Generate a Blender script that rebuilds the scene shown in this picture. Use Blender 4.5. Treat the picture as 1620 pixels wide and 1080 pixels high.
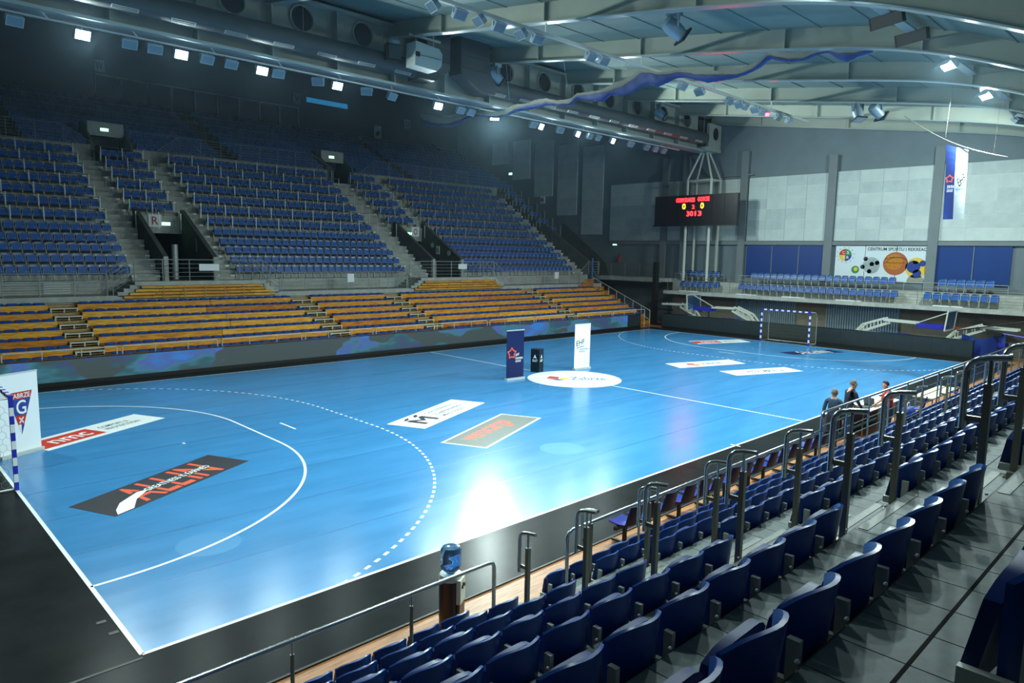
import bpy, math, random
from mathutils import Vector, Matrix
import numpy as np
random.seed(7)
R = math.radians
scn = bpy.context.scene
for o in list(bpy.data.objects): bpy.data.objects.remove(o)
col = scn.collection
# ------------------------------------------------------------------ camera
cam = bpy.data.cameras.new('camera'); camo = bpy.data.objects.new('camera', cam); col.objects.link(camo)
cam.sensor_width = 36.0; cam.lens = 1111.44 * 36 / 1620; cam.clip_start = .05; cam.clip_end = 300
yaw, pitch, roll = .8, -.1249, .0188
fw = Vector((math.cos(pitch)*math.cos(yaw), math.cos(pitch)*math.sin(yaw), math.sin(pitch)))
r0 = fw.cross(Vector((0, 0, 1))).normalized(); u0 = r0.cross(fw)
cr = r0*math.cos(roll) + u0*math.sin(roll); cu = -r0*math.sin(roll) + u0*math.cos(roll)
mw = Matrix((cr, cu, -fw)).transposed().to_4x4(); mw.translation = (-2.567, -9.4505, 5.2729)
camo.matrix_world = mw
scn.camera = camo
# ------------------------------------------------------------------ world, exposure
w = bpy.data.worlds.new('world'); scn.world = w; w.use_nodes = True
w.node_tree.nodes['Background'].inputs[0].default_value = (.25, .5, .7, 1)
w.node_tree.nodes['Background'].inputs[1].default_value = .006
vsn = w.node_tree.nodes.new('ShaderNodeVolumeScatter')     # thin haze in the hall air
vsn.inputs['Density'].default_value = .00025; vsn.inputs['Anisotropy'].default_value = .84; vsn.inputs['Color'].default_value = (.5, .76, 1, 1)
w.node_tree.links.new(vsn.outputs[0], w.node_tree.nodes['World Output'].inputs['Volume'])
vs = scn.view_settings
vs.view_transform = 'Standard'; vs.look = 'None'; vs.gamma = 1; vs.exposure = .25; vs.use_curve_mapping = False
FLOOD_W = 540          # radiant power of one lit floodlight
FLOOD_C = (.80, 1.0, .96)

# ------------------------------------------------------------------ materials
def lin(c):
    return tuple(((x/255)/12.92 if x/255 <= .04045 else (((x/255)+.055)/1.055)**2.4) for x in c) + (1,)
MATS = {}
def M(name, rgb, rough=.5, metal=0, var=0, scale=4, stretch=(1, 1, 1), bump=0, bscale=40, coat=0, emis=None, es=0, alpha=None, trans=0, rvar=0, second=None, spec=.5):
    m = bpy.data.materials.new(name); m.use_nodes = True; nt = m.node_tree; n = nt.nodes; l = nt.links
    b = n['Principled BSDF']; b.inputs['Base Color'].default_value = lin(rgb)
    b.inputs['Roughness'].default_value = rough; b.inputs['Metallic'].default_value = metal
    b.inputs['Coat Weight'].default_value = coat; b.inputs['Coat Roughness'].default_value = .12
    b.inputs['Specular IOR Level'].default_value = spec
    if emis: b.inputs['Emission Color'].default_value = lin(emis); b.inputs['Emission Strength'].default_value = es
    if trans: b.inputs['Transmission Weight'].default_value = trans
    if alpha is not None: b.inputs['Alpha'].default_value = alpha
    if var or bump or rvar:
        tc = n.new('ShaderNodeTexCoord'); mp = n.new('ShaderNodeMapping'); mp.inputs['Scale'].default_value = stretch
        l.new(tc.outputs['Object'], mp.inputs['Vector'])
        nz = n.new('ShaderNodeTexNoise'); nz.inputs['Scale'].default_value = scale; nz.inputs['Detail'].default_value = 6; nz.inputs['Roughness'].default_value = .62
        l.new(mp.outputs[0], nz.inputs['Vector'])
        if var:
            rp = n.new('ShaderNodeValToRGB'); c = lin(rgb); d = lin(second) if second else tuple(x*(1-var) for x in c[:3])+(1,)
            rp.color_ramp.elements[0].position = .32; rp.color_ramp.elements[1].position = .68
            rp.color_ramp.elements[0].color = d; rp.color_ramp.elements[1].color = tuple(min(1, x*(1+var*.6)) for x in c[:3])+(1,)
            l.new(nz.outputs['Fac'], rp.inputs[0]); l.new(rp.outputs[0], b.inputs['Base Color'])
        if rvar:
            mr = n.new('ShaderNodeMapRange'); mr.inputs[1].default_value = .3; mr.inputs[2].default_value = .7
            mr.inputs[3].default_value = max(.02, rough-rvar); mr.inputs[4].default_value = rough+rvar
            l.new(nz.outputs['Fac'], mr.inputs[0]); l.new(mr.outputs[0], b.inputs['Roughness'])
        if bump:
            n2 = n.new('ShaderNodeTexNoise'); n2.inputs['Scale'].default_value = bscale; n2.inputs['Detail'].default_value = 4
            l.new(mp.outputs[0], n2.inputs['Vector'])
            bp = n.new('ShaderNodeBump'); bp.inputs['Strength'].default_value = bump; bp.inputs['Distance'].default_value = .02
            l.new(n2.outputs['Fac'], bp.inputs['Height']); l.new(bp.outputs[0], b.inputs['Normal'])
    MATS[name] = m; return m
M('court', (58, 130, 184), .23, spec=.32, var=.12, scale=1.1, stretch=(.35, 1.6, 1), rvar=.02, bump=.015, bscale=25)
M('white_paint', (232, 238, 240), .35)
M('court_worn', (63, 134, 186), .27, spec=.32)
M('seam', (24, 90, 150), .3)
M('mat_black', (32, 35, 36), .25, var=.3, scale=.9, rvar=.02, spec=.012)
M('parquet', (172, 124, 84), .42, spec=.3, var=.28, scale=6, stretch=(.35, 3, 1), second=(136, 86, 50))
M('concrete', (176, 178, 170), .75, var=.22, scale=2.5, bump=.1, bscale=60)
M('concrete_dark', (88, 90, 86), .8, var=.25, scale=2, bump=.1, bscale=50)
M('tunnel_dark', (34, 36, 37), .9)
M('tile', (122, 132, 132), .6, spec=.2, var=.2, scale=9, bump=.03, bscale=80)
M('tile2', (110, 120, 120), .62, spec=.2, var=.2, scale=9, bump=.03, bscale=80)
M('grout', (48, 52, 52), .9, spec=.1)
M('nosing', (112, 116, 112), .55, var=.3, scale=30)
M('joint', (10, 11, 12), .8, spec=.05)
M('seat_near', (4, 58, 136), .3, var=.12, scale=14, spec=.3)
M('seat_pan', (4, 42, 104), .42, var=.1, scale=14, spec=.25)
M('seat_far', (4, 74, 148), .28, var=.1, scale=9)
M('seat_far_pan', (8, 88, 172), .42, var=.1, scale=9)
M('galv', (172, 178, 178), .45, metal=.35, var=.2, scale=12)
M('galv_pale', (196, 202, 200), .45, metal=.25)
M('steel', (176, 178, 178), .2, metal=.95)
M('steel_dark', (132, 128, 116), .36, metal=.55)
M('bracket', (176, 180, 174), .5, metal=.2)
M('bleach', (230, 166, 56), .5, var=.3, scale=3.2, stretch=(.6, 4, 7), second=(176, 106, 28), spec=.25)
M('bleach2', (212, 140, 46), .5, var=.32, scale=3, stretch=(.6, 4, 7), second=(146, 78, 18), spec=.25)
M('bleach3', (240, 186, 72), .5, var=.24, scale=3.4, stretch=(.6, 4, 7), second=(198, 130, 36), spec=.25)
M('step_wood', (176, 140, 84), .6, var=.2, scale=5)
M('white_steel', (206, 208, 196), .45)
M('pad', (16, 82, 170), .35)
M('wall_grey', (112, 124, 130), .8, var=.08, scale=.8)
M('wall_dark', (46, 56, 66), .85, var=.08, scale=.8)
M('panel', (196, 206, 202), .7, var=.09, scale=1.2)
M('panel_b', (186, 197, 194), .72, var=.12, scale=1.6)
M('panel_stain', (168, 180, 178), .75, var=.3, scale=2.2)
M('panel_gap', (216, 224, 222), .7)
M('blue_panel', (0, 52, 122), .5, var=.06, scale=2)
M('pilaster', (120, 128, 130), .8, var=.08, scale=1)
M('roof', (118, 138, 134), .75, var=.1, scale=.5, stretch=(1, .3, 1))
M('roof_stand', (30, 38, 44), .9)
M('beam', (168, 174, 160), .55, var=.06, scale=1)
M('girder', (164, 172, 164), .5, var=.1, scale=1)
M('flange', (176, 190, 192), .3, metal=.35)
M('duct', (74, 80, 84), .55, metal=.3, var=.1, scale=1)
M('lamp_body', (150, 172, 186), .45, metal=.3)
M('lamp_black', (14, 15, 16), .6)
M('lamp_glass', (112, 134, 150), .15, coat=.4)
M('lens_on', (255, 255, 255), .3, emis=(225, 245, 255), es=60)
M('lens_red', (200, 40, 50), .3, emis=(255, 40, 60), es=25)
M('black', (16, 17, 18), .5)
M('black_gloss', (18, 19, 21), .2)
M('led_off', (44, 52, 54), .35, var=.12, scale=3)
M('red', (200, 54, 36), .5, spec=.2)
M('orange', (224, 84, 50), .5, spec=.2)
M('navy', (16, 30, 78), .5, spec=.2)
M('navy2', (30, 58, 140), .5)
M('dark_grey', (40, 42, 50), .5, spec=.12)
M('vero_grey', (92, 100, 96), .5, spec=.2)
M('white', (236, 240, 240), .5)
M('cloth_white', (226, 232, 232), .7)
M('yellow', (236, 190, 50), .5)
M('green', (40, 140, 70), .5)
M('txt_blue', (50, 110, 190), .5)
M('txt_grey', (90, 96, 104), .5)
M('txt_red', (170, 34, 44), .5)
M('goal_blue', (38, 44, 170), .4)
M('goal_white', (226, 230, 232), .4)
M('net', (140, 146, 140), .8)
M('net_yellow', (128, 122, 84), .8)
M('scr_red', (60, 0, 0), .5, emis=(255, 14, 18), es=38)
M('scr_amber', (60, 40, 0), .5, emis=(255, 196, 40), es=6)
M('score_panel', (24, 22, 30), .4)
M('exit', (60, 200, 120), .5, emis=(150, 255, 190), es=3.5)
M('curtain_blue', (10, 56, 130), .6, var=.15, scale=5)
M('curtain_net', (150, 148, 134), .8, var=.2, scale=20)
M('bottle', (120, 170, 220), .05, trans=.85)
M('cooler_dark', (70, 52, 46), .35, metal=.3)
M('cooler_light', (216, 222, 206), .4)
M('skin', (206, 156, 130), .6)
M('hair_dark', (40, 30, 26), .7)
M('hair_grey', (110, 96, 84), .7)
M('jacket', (44, 66, 92), .75, var=.12, scale=8)
M('sweater', (30, 38, 54), .85)
M('shirt_red', (200, 52, 40), .75)
M('trousers', (40, 46, 60), .85)
M('shoe', (26, 26, 28), .6)
M('purple_seat', (24, 44, 130), .3)
M('purple_back', (28, 28, 62), .5, spec=.2)
M('pale_wood', (216, 206, 160), .45, var=.08, scale=6)
M('shutter', (128, 150, 164), .45, metal=.35, var=.1, scale=3)
M('brick_wall', (120, 118, 106), .85, var=.15, scale=3)
M('glass', (20, 40, 52), .08, coat=.5)
M('ball_orange', (176, 92, 44), .6)
M('ball_dark', (34, 36, 40), .6)
M('poster_white', (214, 224, 228), .6)
M('slit', (20, 60, 90), .4, emis=(40, 150, 210), es=.35)
M('laptop', (34, 36, 40), .4)
def seatback(name, rgb): pass
def screen_mat():
    m = bpy.data.materials.new('led_picture'); m.use_nodes = True; nt = m.node_tree; n = nt.nodes; l = nt.links
    b = n['Principled BSDF']; b.inputs['Roughness'].default_value = .4; b.inputs['Base Color'].default_value = lin((20, 24, 28))
    tc = n.new('ShaderNodeTexCoord'); mp = n.new('ShaderNodeMapping'); mp.inputs['Scale'].default_value = (.26, 1, .75); l.new(tc.outputs['Object'], mp.inputs[0])
    a = n.new('ShaderNodeTexNoise'); a.inputs['Scale'].default_value = 1.7; a.inputs['Detail'].default_value = 3; a.inputs['Roughness'].default_value = .5; l.new(mp.outputs[0], a.inputs['Vector'])
    r = n.new('ShaderNodeValToRGB'); e = r.color_ramp.elements
    e[0].position = .30; e[0].color = lin((50, 122, 200)); e[1].position = .64; e[1].color = lin((58, 74, 110))
    for p, c in ((.40, (70, 98, 160)), (.46, (62, 118, 140)), (.53, (46, 92, 100))):
        k = e.new(p); k.color = lin(c)
    l.new(a.outputs['Fac'], r.inputs[0])
    v = n.new('ShaderNodeTexNoise'); v.inputs['Scale'].default_value = .95; v.inputs['Detail'].default_value = 2.5
    mp2 = n.new('ShaderNodeMapping'); mp2.inputs['Location'].default_value = (3.1, 0, 7.4); mp2.inputs['Scale'].default_value = (.42, 1, .8); l.new(tc.outputs['Object'], mp2.inputs[0]); l.new(mp2.outputs[0], v.inputs['Vector'])
    r2 = n.new('ShaderNodeValToRGB'); r2.color_ramp.elements[0].position = .475; r2.color_ramp.elements[1].position = .495
    l.new(v.outputs['Fac'], r2.inputs[0])
    mx = n.new('ShaderNodeMix'); mx.data_type = 'RGBA'; mx.inputs['A'].default_value = lin((62, 76, 76)); l.new(r2.outputs[0], mx.inputs['Factor']); l.new(r.outputs[0], mx.inputs['B'])
    l.new(mx.outputs['Result'], b.inputs['Emission Color']); b.inputs['Emission Strength'].default_value = .75
    MATS['led_picture'] = m
screen_mat()
# ------------------------------------------------------------------ mesh helpers
class MB:
    def __init__(s): s.v = []; s.f = []; s.mi = []; s.cur = 0
    def add(s, vs, fs):
        o = len(s.v); s.v.extend([tuple(x) for x in vs]); s.f.extend([tuple(i+o for i in f) for f in fs]); s.mi.extend([s.cur]*len(fs)); return s
    def box(s, x0, x1, y0, y1, z0, z1):
        return s.add([(x0, y0, z0), (x1, y0, z0), (x1, y1, z0), (x0, y1, z0), (x0, y0, z1), (x1, y0, z1), (x1, y1, z1), (x0, y1, z1)],
                     [(0, 3, 2, 1), (4, 5, 6, 7), (0, 1, 5, 4), (1, 2, 6, 5), (2, 3, 7, 6), (3, 0, 4, 7)])
    def obox(s, c, ax, ay, az):     # centre and three half-axis vectors
        c = Vector(c); ax = Vector(ax); ay = Vector(ay); az = Vector(az); vs = []
        for k in (-1, 1):
            for i, j in ((-1, -1), (1, -1), (1, 1), (-1, 1)): vs.append(c+ax*i+ay*j+az*k)
        return s.add(vs, [(0, 3, 2, 1), (4, 5, 6, 7), (0, 1, 5, 4), (1, 2, 6, 5), (2, 3, 7, 6), (3, 0, 4, 7)])
    def bar(s, a, b, wx, wy, up=(0, 0, 1)):     # rectangular bar from a to b
        a = Vector(a); b = Vector(b); d = (b-a); L = d.length; d.normalize()
        x = d.cross(Vector(up))
        if x.length < 1e-4: x = d.cross(Vector((1, 0, 0)))
        x.normalize(); y = x.cross(d)
        return s.obox((a+b)/2, x*wx/2, y*wy/2, d*L/2)
    def tube(s, pts, r, n=6, cap=True):
        P = [Vector(p) for p in pts]; m = len(P); rr = r if isinstance(r, (list, tuple)) else [r]*m
        T = []
        for i in range(m):
            t = (P[min(i+1, m-1)]-P[max(i-1, 0)]); T.append(t.normalized())
        a = T[0].cross(Vector((0, 0, 1)))
        if a.length < .05: a = T[0].cross(Vector((1, 0, 0)))
        a.normalize(); vs = []
        for i in range(m):
            a = (a - T[i]*a.dot(T[i])).normalized(); b = T[i].cross(a)
            for k in range(n):
                q = 2*math.pi*k/n; vs.append(P[i]+(a*math.cos(q)+b*math.sin(q))*rr[i])
        fs = [(i*n+k, i*n+(k+1) % n, (i+1)*n+(k+1) % n, (i+1)*n+k) for i in range(m-1) for k in range(n)]
        if cap: fs += [tuple(range(n))[::-1], tuple((m-1)*n+k for k in range(n))]
        return s.add(vs, fs)
    def prism(s, poly, axis, a, b):     # polygon in the two other axes (in xyz order), extruded along axis
        n = len(poly); vs = []
        for t in (a, b):
            for p in poly:
                q = list(p); q.insert('xyz'.index(axis), t); vs.append(q)
        fs = [tuple(range(n)), tuple(range(n, 2*n))[::-1]] + [(i, i+n, (i+1) % n+n, (i+1) % n) for i in range(n)]
        return s.add(vs, fs)
    def lathe(s, prof, c=(0, 0, 0), n=16):
        vs = []; m = len(prof)
        for r, z in prof:
            for k in range(n):
                q = 2*math.pi*k/n; vs.append((c[0]+r*math.cos(q), c[1]+r*math.sin(q), c[2]+z))
        fs = [(i*n+k, i*n+(k+1) % n, (i+1)*n+(k+1) % n, (i+1)*n+k) for i in range(m-1) for k in range(n)]
        fs += [tuple(range(n))[::-1], tuple((m-1)*n+k for k in range(n))]
        return s.add(vs, fs)
    def shell(s, fn, nu, nv, th):       # thick curved sheet; fn(u,v)->point, thickness along -y
        vs = []
        for off in (0, 1):
            for j in range(nv+1):
                for i in range(nu+1):
                    p = fn(i/nu, j/nv); vs.append((p[0], p[1]-th*off, p[2]))
        N = (nu+1)*(nv+1); fs = []; ix = lambda i, j: j*(nu+1)+i
        for j in range(nv):
            for i in range(nu):
                fs.append((ix(i, j), ix(i, j+1), ix(i+1, j+1), ix(i+1, j)))
                fs.append((N+ix(i, j), N+ix(i+1, j), N+ix(i+1, j+1), N+ix(i, j+1)))
        for i in range(nu):
            fs.append((ix(i, 0), ix(i+1, 0), N+ix(i+1, 0), N+ix(i, 0))); fs.append((ix(i, nv), N+ix(i, nv), N+ix(i+1, nv), ix(i+1, nv)))
        for j in range(nv):
            fs.append((ix(0, j), N+ix(0, j), N+ix(0, j+1), ix(0, j+1))); fs.append((ix(nu, j), ix(nu, j+1), N+ix(nu, j+1), N+ix(nu, j)))
        return s.add(vs, fs)
    def mesh(s, name, mats, smooth=False, off=(0, 0, 0)):
        me = bpy.data.meshes.new(name)
        me.from_pydata([(a-off[0], b-off[1], c-off[2]) for a, b, c in s.v], [], s.f)
        for m in (mats if isinstance(mats, (list, tuple)) else [mats]): me.materials.append(MATS[m] if isinstance(m, str) else m)
        if any(s.mi): me.polygons.foreach_set('material_index', s.mi)
        if smooth:
            me.polygons.foreach_set('use_smooth', [True]*len(s.f))
            try: me.set_sharp_from_angle(angle=R(40))
            except Exception: pass
        me.update(); return me
    def build(s, name, mats, parent=None, smooth=False):
        if parent is not None: off = wloc(parent)
        else:
            a = np.array(s.v); mn = a.min(0); mx = a.max(0); off = ((mn[0]+mx[0])/2, (mn[1]+mx[1])/2, mn[2])
        o = bpy.data.objects.new(name, s.mesh(name, mats, smooth, off)); col.objects.link(o)
        if parent is not None: o.parent = parent
        else: o.location = off
        return o
def wloc(o):
    p = Vector((0, 0, 0))
    while o is not None: p += o.location; o = o.parent
    return tuple(p)
def B(x0, x1, y0, y1, z0, z1): return MB().box(x0, x1, y0, y1, z0, z1)
def tag(o, label, cat, group=None, kind=None):
    o['label'] = label; o['category'] = cat
    if group: o['group'] = group
    if kind: o['kind'] = kind
    return o
def struct(o): o['kind'] = 'structure'; return o
def thing(name, label, cat, loc=(0, 0, 0), group=None, rz=0):
    o = bpy.data.objects.new(name, None); o.empty_display_size = .1; col.objects.link(o); o.location = loc; o.rotation_euler = (0, 0, rz)
    return tag(o, label, cat, group)
def inst(name, me, parent, loc=(0, 0, 0), rot=None):     # a part sharing mesh data, placed in its parent's own frame
    o = bpy.data.objects.new(name, me); col.objects.link(o); o.location = loc
    if parent is not None: o.parent = parent
    if rot: o.rotation_euler = rot
    return o
def copy_tree(o, parent=None):
    c = o.copy(); col.objects.link(c); c.parent = parent
    for ch in o.children: copy_tree(ch, c)
    return c
# ------------------------------------------------------------------ lettering (made while the scene is still empty)
TXT = {}
def font_mesh(s):
    cu_ = bpy.data.curves.new('t', 'FONT'); cu_.body = s; cu_.size = 1; cu_.resolution_u = 3; cu_.offset = .011
    o = bpy.data.objects.new('t', cu_); col.objects.link(o)
    dg = bpy.context.evaluated_depsgraph_get(); me = bpy.data.meshes.new_from_object(o.evaluated_get(dg))
    v = [tuple(x.co) for x in me.vertices]; f = [tuple(p.vertices) for p in me.polygons]
    bpy.data.objects.remove(o); bpy.data.meshes.remove(me)
    a = np.array(v); mn = a.min(0); mx = a.max(0); sz = mx-mn
    TXT[s] = ([((x-mn[0])/sz[0], (y-mn[1])/sz[1]) for x, y, _ in v], f)
for s_ in ['nmc', 'COMFORT &', 'PROTECTION', 'ALL', 'IN', 'GREATNESS IS EARNED', 'Górnośląsko-', 'Zagłębiowska', 'Metropolia', 'verocargo', 'Zabrze', 'HUTA LABEDY S.A.', 'EHF', 'EUROPEAN', 'LEAGUE',
           'EUROPEAN HANDBALL', 'FEDERATION', 'SELECT', 'ZABRZE', 'G', 'CENTRUM SPORTU I REKREACJI', 'GOSPODARZE', 'GOSCIE', '0', '2', '30', '13', 'R', 'O', 'N', 'W', 'V', 'U', 'M', 'C', 'S', 'i', 'MIASTO', 'Q']:
    font_mesh(s_)
def text(s, o, right, up, nrm, th, name, mat, parent):
    """lettering filling the parallelogram o, o+right, o+up; th thick along nrm"""
    v2, f2 = TXT[s]; o = Vector(o); right = Vector(right); up = Vector(up); nrm = Vector(nrm); b = MB(); n = len(v2)
    vs = [o+right*x+up*y+nrm*th for x, y in v2]
    b.add(vs, f2)
    return b.build(name, mat, parent)

# ------------------------------------------------------------------ skin bodies (also made while the scene is empty)
def skin_body(V, E_, root):
    """V: name -> (xyz, rx, ry, tag); returns verts, faces, face tags"""
    names = list(V); ix = {n: i for i, n in enumerate(names)}
    me = bpy.data.meshes.new('b'); me.from_pydata([V[n][0] for n in names], [(ix[a], ix[b]) for a, b in E_], [])
    o = bpy.data.objects.new('b', me); col.objects.link(o)
    sk = o.modifiers.new('s', 'SKIN'); sk.use_smooth_shade = True
    for n in names:
        d = me.skin_vertices[0].data[ix[n]]; d.radius = (V[n][1], V[n][2]); d.use_root = (n == root)
    sb = o.modifiers.new('u', 'SUBSURF'); sb.levels = 1; sb.render_levels = 1
    dg = bpy.context.evaluated_depsgraph_get(); m2 = bpy.data.meshes.new_from_object(o.evaluated_get(dg))
    v = [tuple(x.co) for x in m2.vertices]; f = [tuple(p.vertices) for p in m2.polygons]
    bpy.data.objects.remove(o); bpy.data.meshes.remove(m2)
    P = np.array([V[n][0] for n in names]); tg = []
    seg = [(np.array(V[a][0]), np.array(V[b][0]), V[b][3]) for a, b in E_]
    va = np.array(v)
    for q in f:
        c = va[list(q)].mean(0); best = None
        for a, b, t in seg:
            d = b-a; k = max(0, min(1, float((c-a)@d/(d@d+1e-9)))); e = np.linalg.norm(c-a-d*k)
            if best is None or e < best[0]: best = (e, t)
        tg.append(best[1])
    return v, f, tg
def person_skeleton(lean=0., arms=None, H=1.0):
    V = {}; E_ = []
    def a(n, p, rx, ry, t, par=None): V[n] = ((p[0]*H, p[1]*H, p[2]*H), rx, ry, t); (E_.append((par, n)) if par else None)
    L = lambda z: lean*max(0, z-.95)
    a('pelvis', (0, 0, .95), .115, .155, 'top'); a('waist', (L(1.1), 0, 1.10), .11, .145, 'top', 'pelvis'); a('chest', (L(1.28), 0, 1.28), .125, .175, 'top', 'waist'); a('upper', (L(1.42), 0, 1.42), .09, .13, 'top', 'chest')
    a('neck', (L(1.52)+.01, 0, 1.52), .052, .055, 'skin', 'upper'); a('jaw', (L(1.6)+.03, 0, 1.59), .075, .062, 'skin', 'neck'); a('brow', (L(1.68)+.025, 0, 1.67), .095, .075, 'skin', 'jaw'); a('crown', (L(1.74)+.005, 0, 1.74), .065, .055, 'skin', 'brow')
    a('nose', (L(1.64)+.125, 0, 1.632), .014, .012, 'skin', 'jaw')
    for s, S in ((1, 'l'), (-1, 'r')):
        sh, el, wr = (arms or {}).get(S, ((0, .2, 1.41), (-.03, .25, 1.12), (.06, .26, .88)))
        q = lambda p: (p[0]+L(p[2]), p[1]*s, p[2])
        a('sh'+S, q(sh), .065, .065, 'top', 'upper'); a('el'+S, q(el), .048, .048, 'top', 'sh'+S); a('wr'+S, q(wr), .032, .03, 'sleeve', 'el'+S)
        d = (Vector(wr)-Vector(el)).normalized(); side = Vector((0, 0, 1)) if abs(d.z) < .6 else Vector((1, 0, 0)); side = (side-d*side.dot(d)).normalized()
        pm = Vector(wr)+d*.075; a('palm'+S, q(pm), .02, .038, 'skin', 'wr'+S)
        for k, (off, ln) in enumerate(((-.027, .075), (-.009, .085), (.009, .08), (.027, .062))):
            m1 = pm+d*ln*.55+side*off*1.1; m2 = pm+d*ln*.9+side*off*1.15+d.cross(side)*.02
            a('f%d%s' % (k, S), q(m1), .0085, .0085, 'skin', 'palm'+S); a('g%d%s' % (k, S), q(m2), .007, .007, 'skin', 'f%d%s' % (k, S))
        th = Vector(wr)+d*.035-side*.045; a('t1'+S, q(th), .011, .011, 'skin', 'wr'+S); a('t2'+S, q(th+d*.045-side*.012), .008, .008, 'skin', 't1'+S)
        a('hip'+S, (0, .095*s, .88), .095, .095, 'leg', 'pelvis'); a('knee'+S, (.02, .105*s, .50), .066, .066, 'leg', 'hip'+S); a('ankle'+S, (-.01, .11*s, .10), .046, .046, 'leg', 'knee'+S); a('toe'+S, (.15, .125*s, .04), .035, .042, 'shoe', 'ankle'+S)
    return V, E_
PEOPLE = {}
for nm_, kw in (('jacket', dict(H=.97)), ('sweater', dict(lean=.18, H=1.02, arms={'l': ((.0, .2, 1.41), (.10, .27, 1.16), (.32, .2, 1.0)), 'r': ((0, .2, 1.41), (.10, .27, 1.16), (.34, .16, .98))})),
                ('red', dict(lean=.22, H=.97, arms={'l': ((.0, .2, 1.41), (.12, .26, 1.15), (.36, .18, 1.02)), 'r': ((0, .2, 1.41), (.1, .26, 1.14), (.34, .22, .98))}))):
    PEOPLE[nm_] = skin_body(*person_skeleton(**kw), 'pelvis') + (kw,)
# ================================================================== SETTING: floors
fl = struct(B(-12, 46.5, -3.6, 29, -.30, -.02).build('floor', 'parquet'))
court = struct(B(0, 40, 0, 20, -.02, 0).build('floor_court', 'court'))
mt = MB()
mt.box(-12, 0, -1.68, 20.98, -.02, -.001); mt.box(0, 41.55, -1.68, 0, -.02, -.001); mt.box(0, 41.55, 20, 20.98, -.02, -.001); mt.box(40, 41.55, 0, 20, -.02, -.001)
mato = struct(mt.build('floor_mat', 'mat_black'))
MB().box(-12, 41.5, -1.71, -1.67, -.02, .006).build('edge_strip', 'black', mato)
MB().box(-6, -.02, -.12, -.07, -.02, .004).build('edge_strip', 'black', mato)
for p in ((-.17, 1.23), (-.12, .81)): B(p[0]-.06, p[0]+.06, p[1]-.04, p[1]+.04, -.01, .004).build('anchor_plate', 'black', mato)
LZ = .0025
def line(b, a, c, wd=.06):
    a = Vector((a[0], a[1], 0)); c = Vector((c[0], c[1], 0)); d = (c-a).normalized(); n = Vector((-d.y, d.x, 0))*wd/2
    b.add([a-n+Vector((0, 0, LZ)), c-n+Vector((0, 0, LZ)), c+n+Vector((0, 0, LZ)), a+n+Vector((0, 0, LZ))], [(0, 1, 2, 3)])
def strip(pts, wd):
    b = MB(); n = len(pts); vs = []
    for i, p in enumerate(pts):
        a = Vector(pts[max(i-1, 0)]); c = Vector(pts[min(i+1, n-1)]); d = (c-a).normalized(); q = Vector((-d.y, d.x))*wd/2
        vs += [(p[0]-q.x, p[1]-q.y, LZ), (p[0]+q.x, p[1]+q.y, LZ)]
    b.add(vs, [(2*i, 2*i+2, 2*i+3, 2*i+1) for i in range(n-1)]); return b
for a, c in (((0, 0), (40, 0)), ((0, 20), (40, 20)), ((0, 0), (0, 20)), ((40, 0), (40, 20)), ((20, 0), (20, 20)), ((7, 9.5), (7, 10.5)), ((33, 9.5), (33, 10.5)), ((4, 9.93), (4, 10.07)), ((36, 9.93), (36, 10.07))):
    b = MB(); line(b, a, c, .065); b.build('court_line', 'white_paint', court)
for xs in (14.5, 23.5):      # substitution marks on the near side line
    b = MB(); line(b, (xs+1, -.15), (xs+1, .15)); b.build('court_line', 'white_paint', court)
def area_line(rad):
    pts = []; lim = min(10, 1.5+rad)
    for k in range(61):
        a = -math.pi/2+math.pi/2*k/60; y = 8.5+rad*math.sin(a); x = rad*math.cos(a)
        if y >= 0: pts.append((x, y))
    for k in range(1, 12): pts.append((rad, 8.5+3*k/12))
    for k in range(61):
        a = math.pi/2*k/60; y = 11.5+rad*math.sin(a); x = rad*math.cos(a)
        if y <= 20: pts.append((x, y))
    return pts
P6 = area_line(6)
strip(P6, .065).build('court_line', 'white_paint', court)
strip([(40-x, y) for x, y in P6], .065).build('court_line', 'white_paint', court)
P9 = area_line(9); acc = 0; dashes = []; nxt = 0
for a, c in zip(P9, P9[1:]):
    L = math.dist(a, c); s0 = acc
    while nxt <= acc+L:
        t = (nxt-acc)/L; dashes.append((a[0]+(c[0]-a[0])*t, a[1]+(c[1]-a[1])*t, math.atan2(c[1]-a[1], c[0]-a[0]))); nxt += .30
    acc += L
dm = MB(); dm.add([(-.075, -.0325, LZ), (.075, -.0325, LZ), (.075, .0325, LZ), (-.075, .0325, LZ)], [(0, 1, 2, 3)]); dme = dm.mesh('line_dash', 'white_paint')
cl = wloc(court)
for x, y, a in dashes:
    inst('line_dash', dme, court, (x-cl[0], y-cl[1], -cl[2]), (0, 0, a)); inst('line_dash', dme, court, (40-x-cl[0], y-cl[1], -cl[2]), (0, 0, -a))
for k in range(1, 10):      # welded seams between the rolls of floor covering
    b = MB(); y = 2.0*k+random.uniform(-.05, .05); b.add([(0.05, y-.008, .0012), (39.95, y-.008, .0012), (39.95, y+.008, .0012), (.05, y+.008, .0012)], [(0, 1, 2, 3)]); b.build('seam', 'seam', court)

# ================================================================== roof profile
RP = [(-40, 3.2), (-14, 6.6), (-8, 9.35), (-4.4, 10.9), (-3.2, 11.4), (-2, 11.85), (0, 12.35), (4, 12.97), (8, 13.55), (12, 14.1), (18.4, 15.0), (19.5, 15.2)]
RY = [p[0] for p in RP]; RZ = [p[1] for p in RP]
def zr(y): return float(np.interp(y, RY, RZ))
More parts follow.
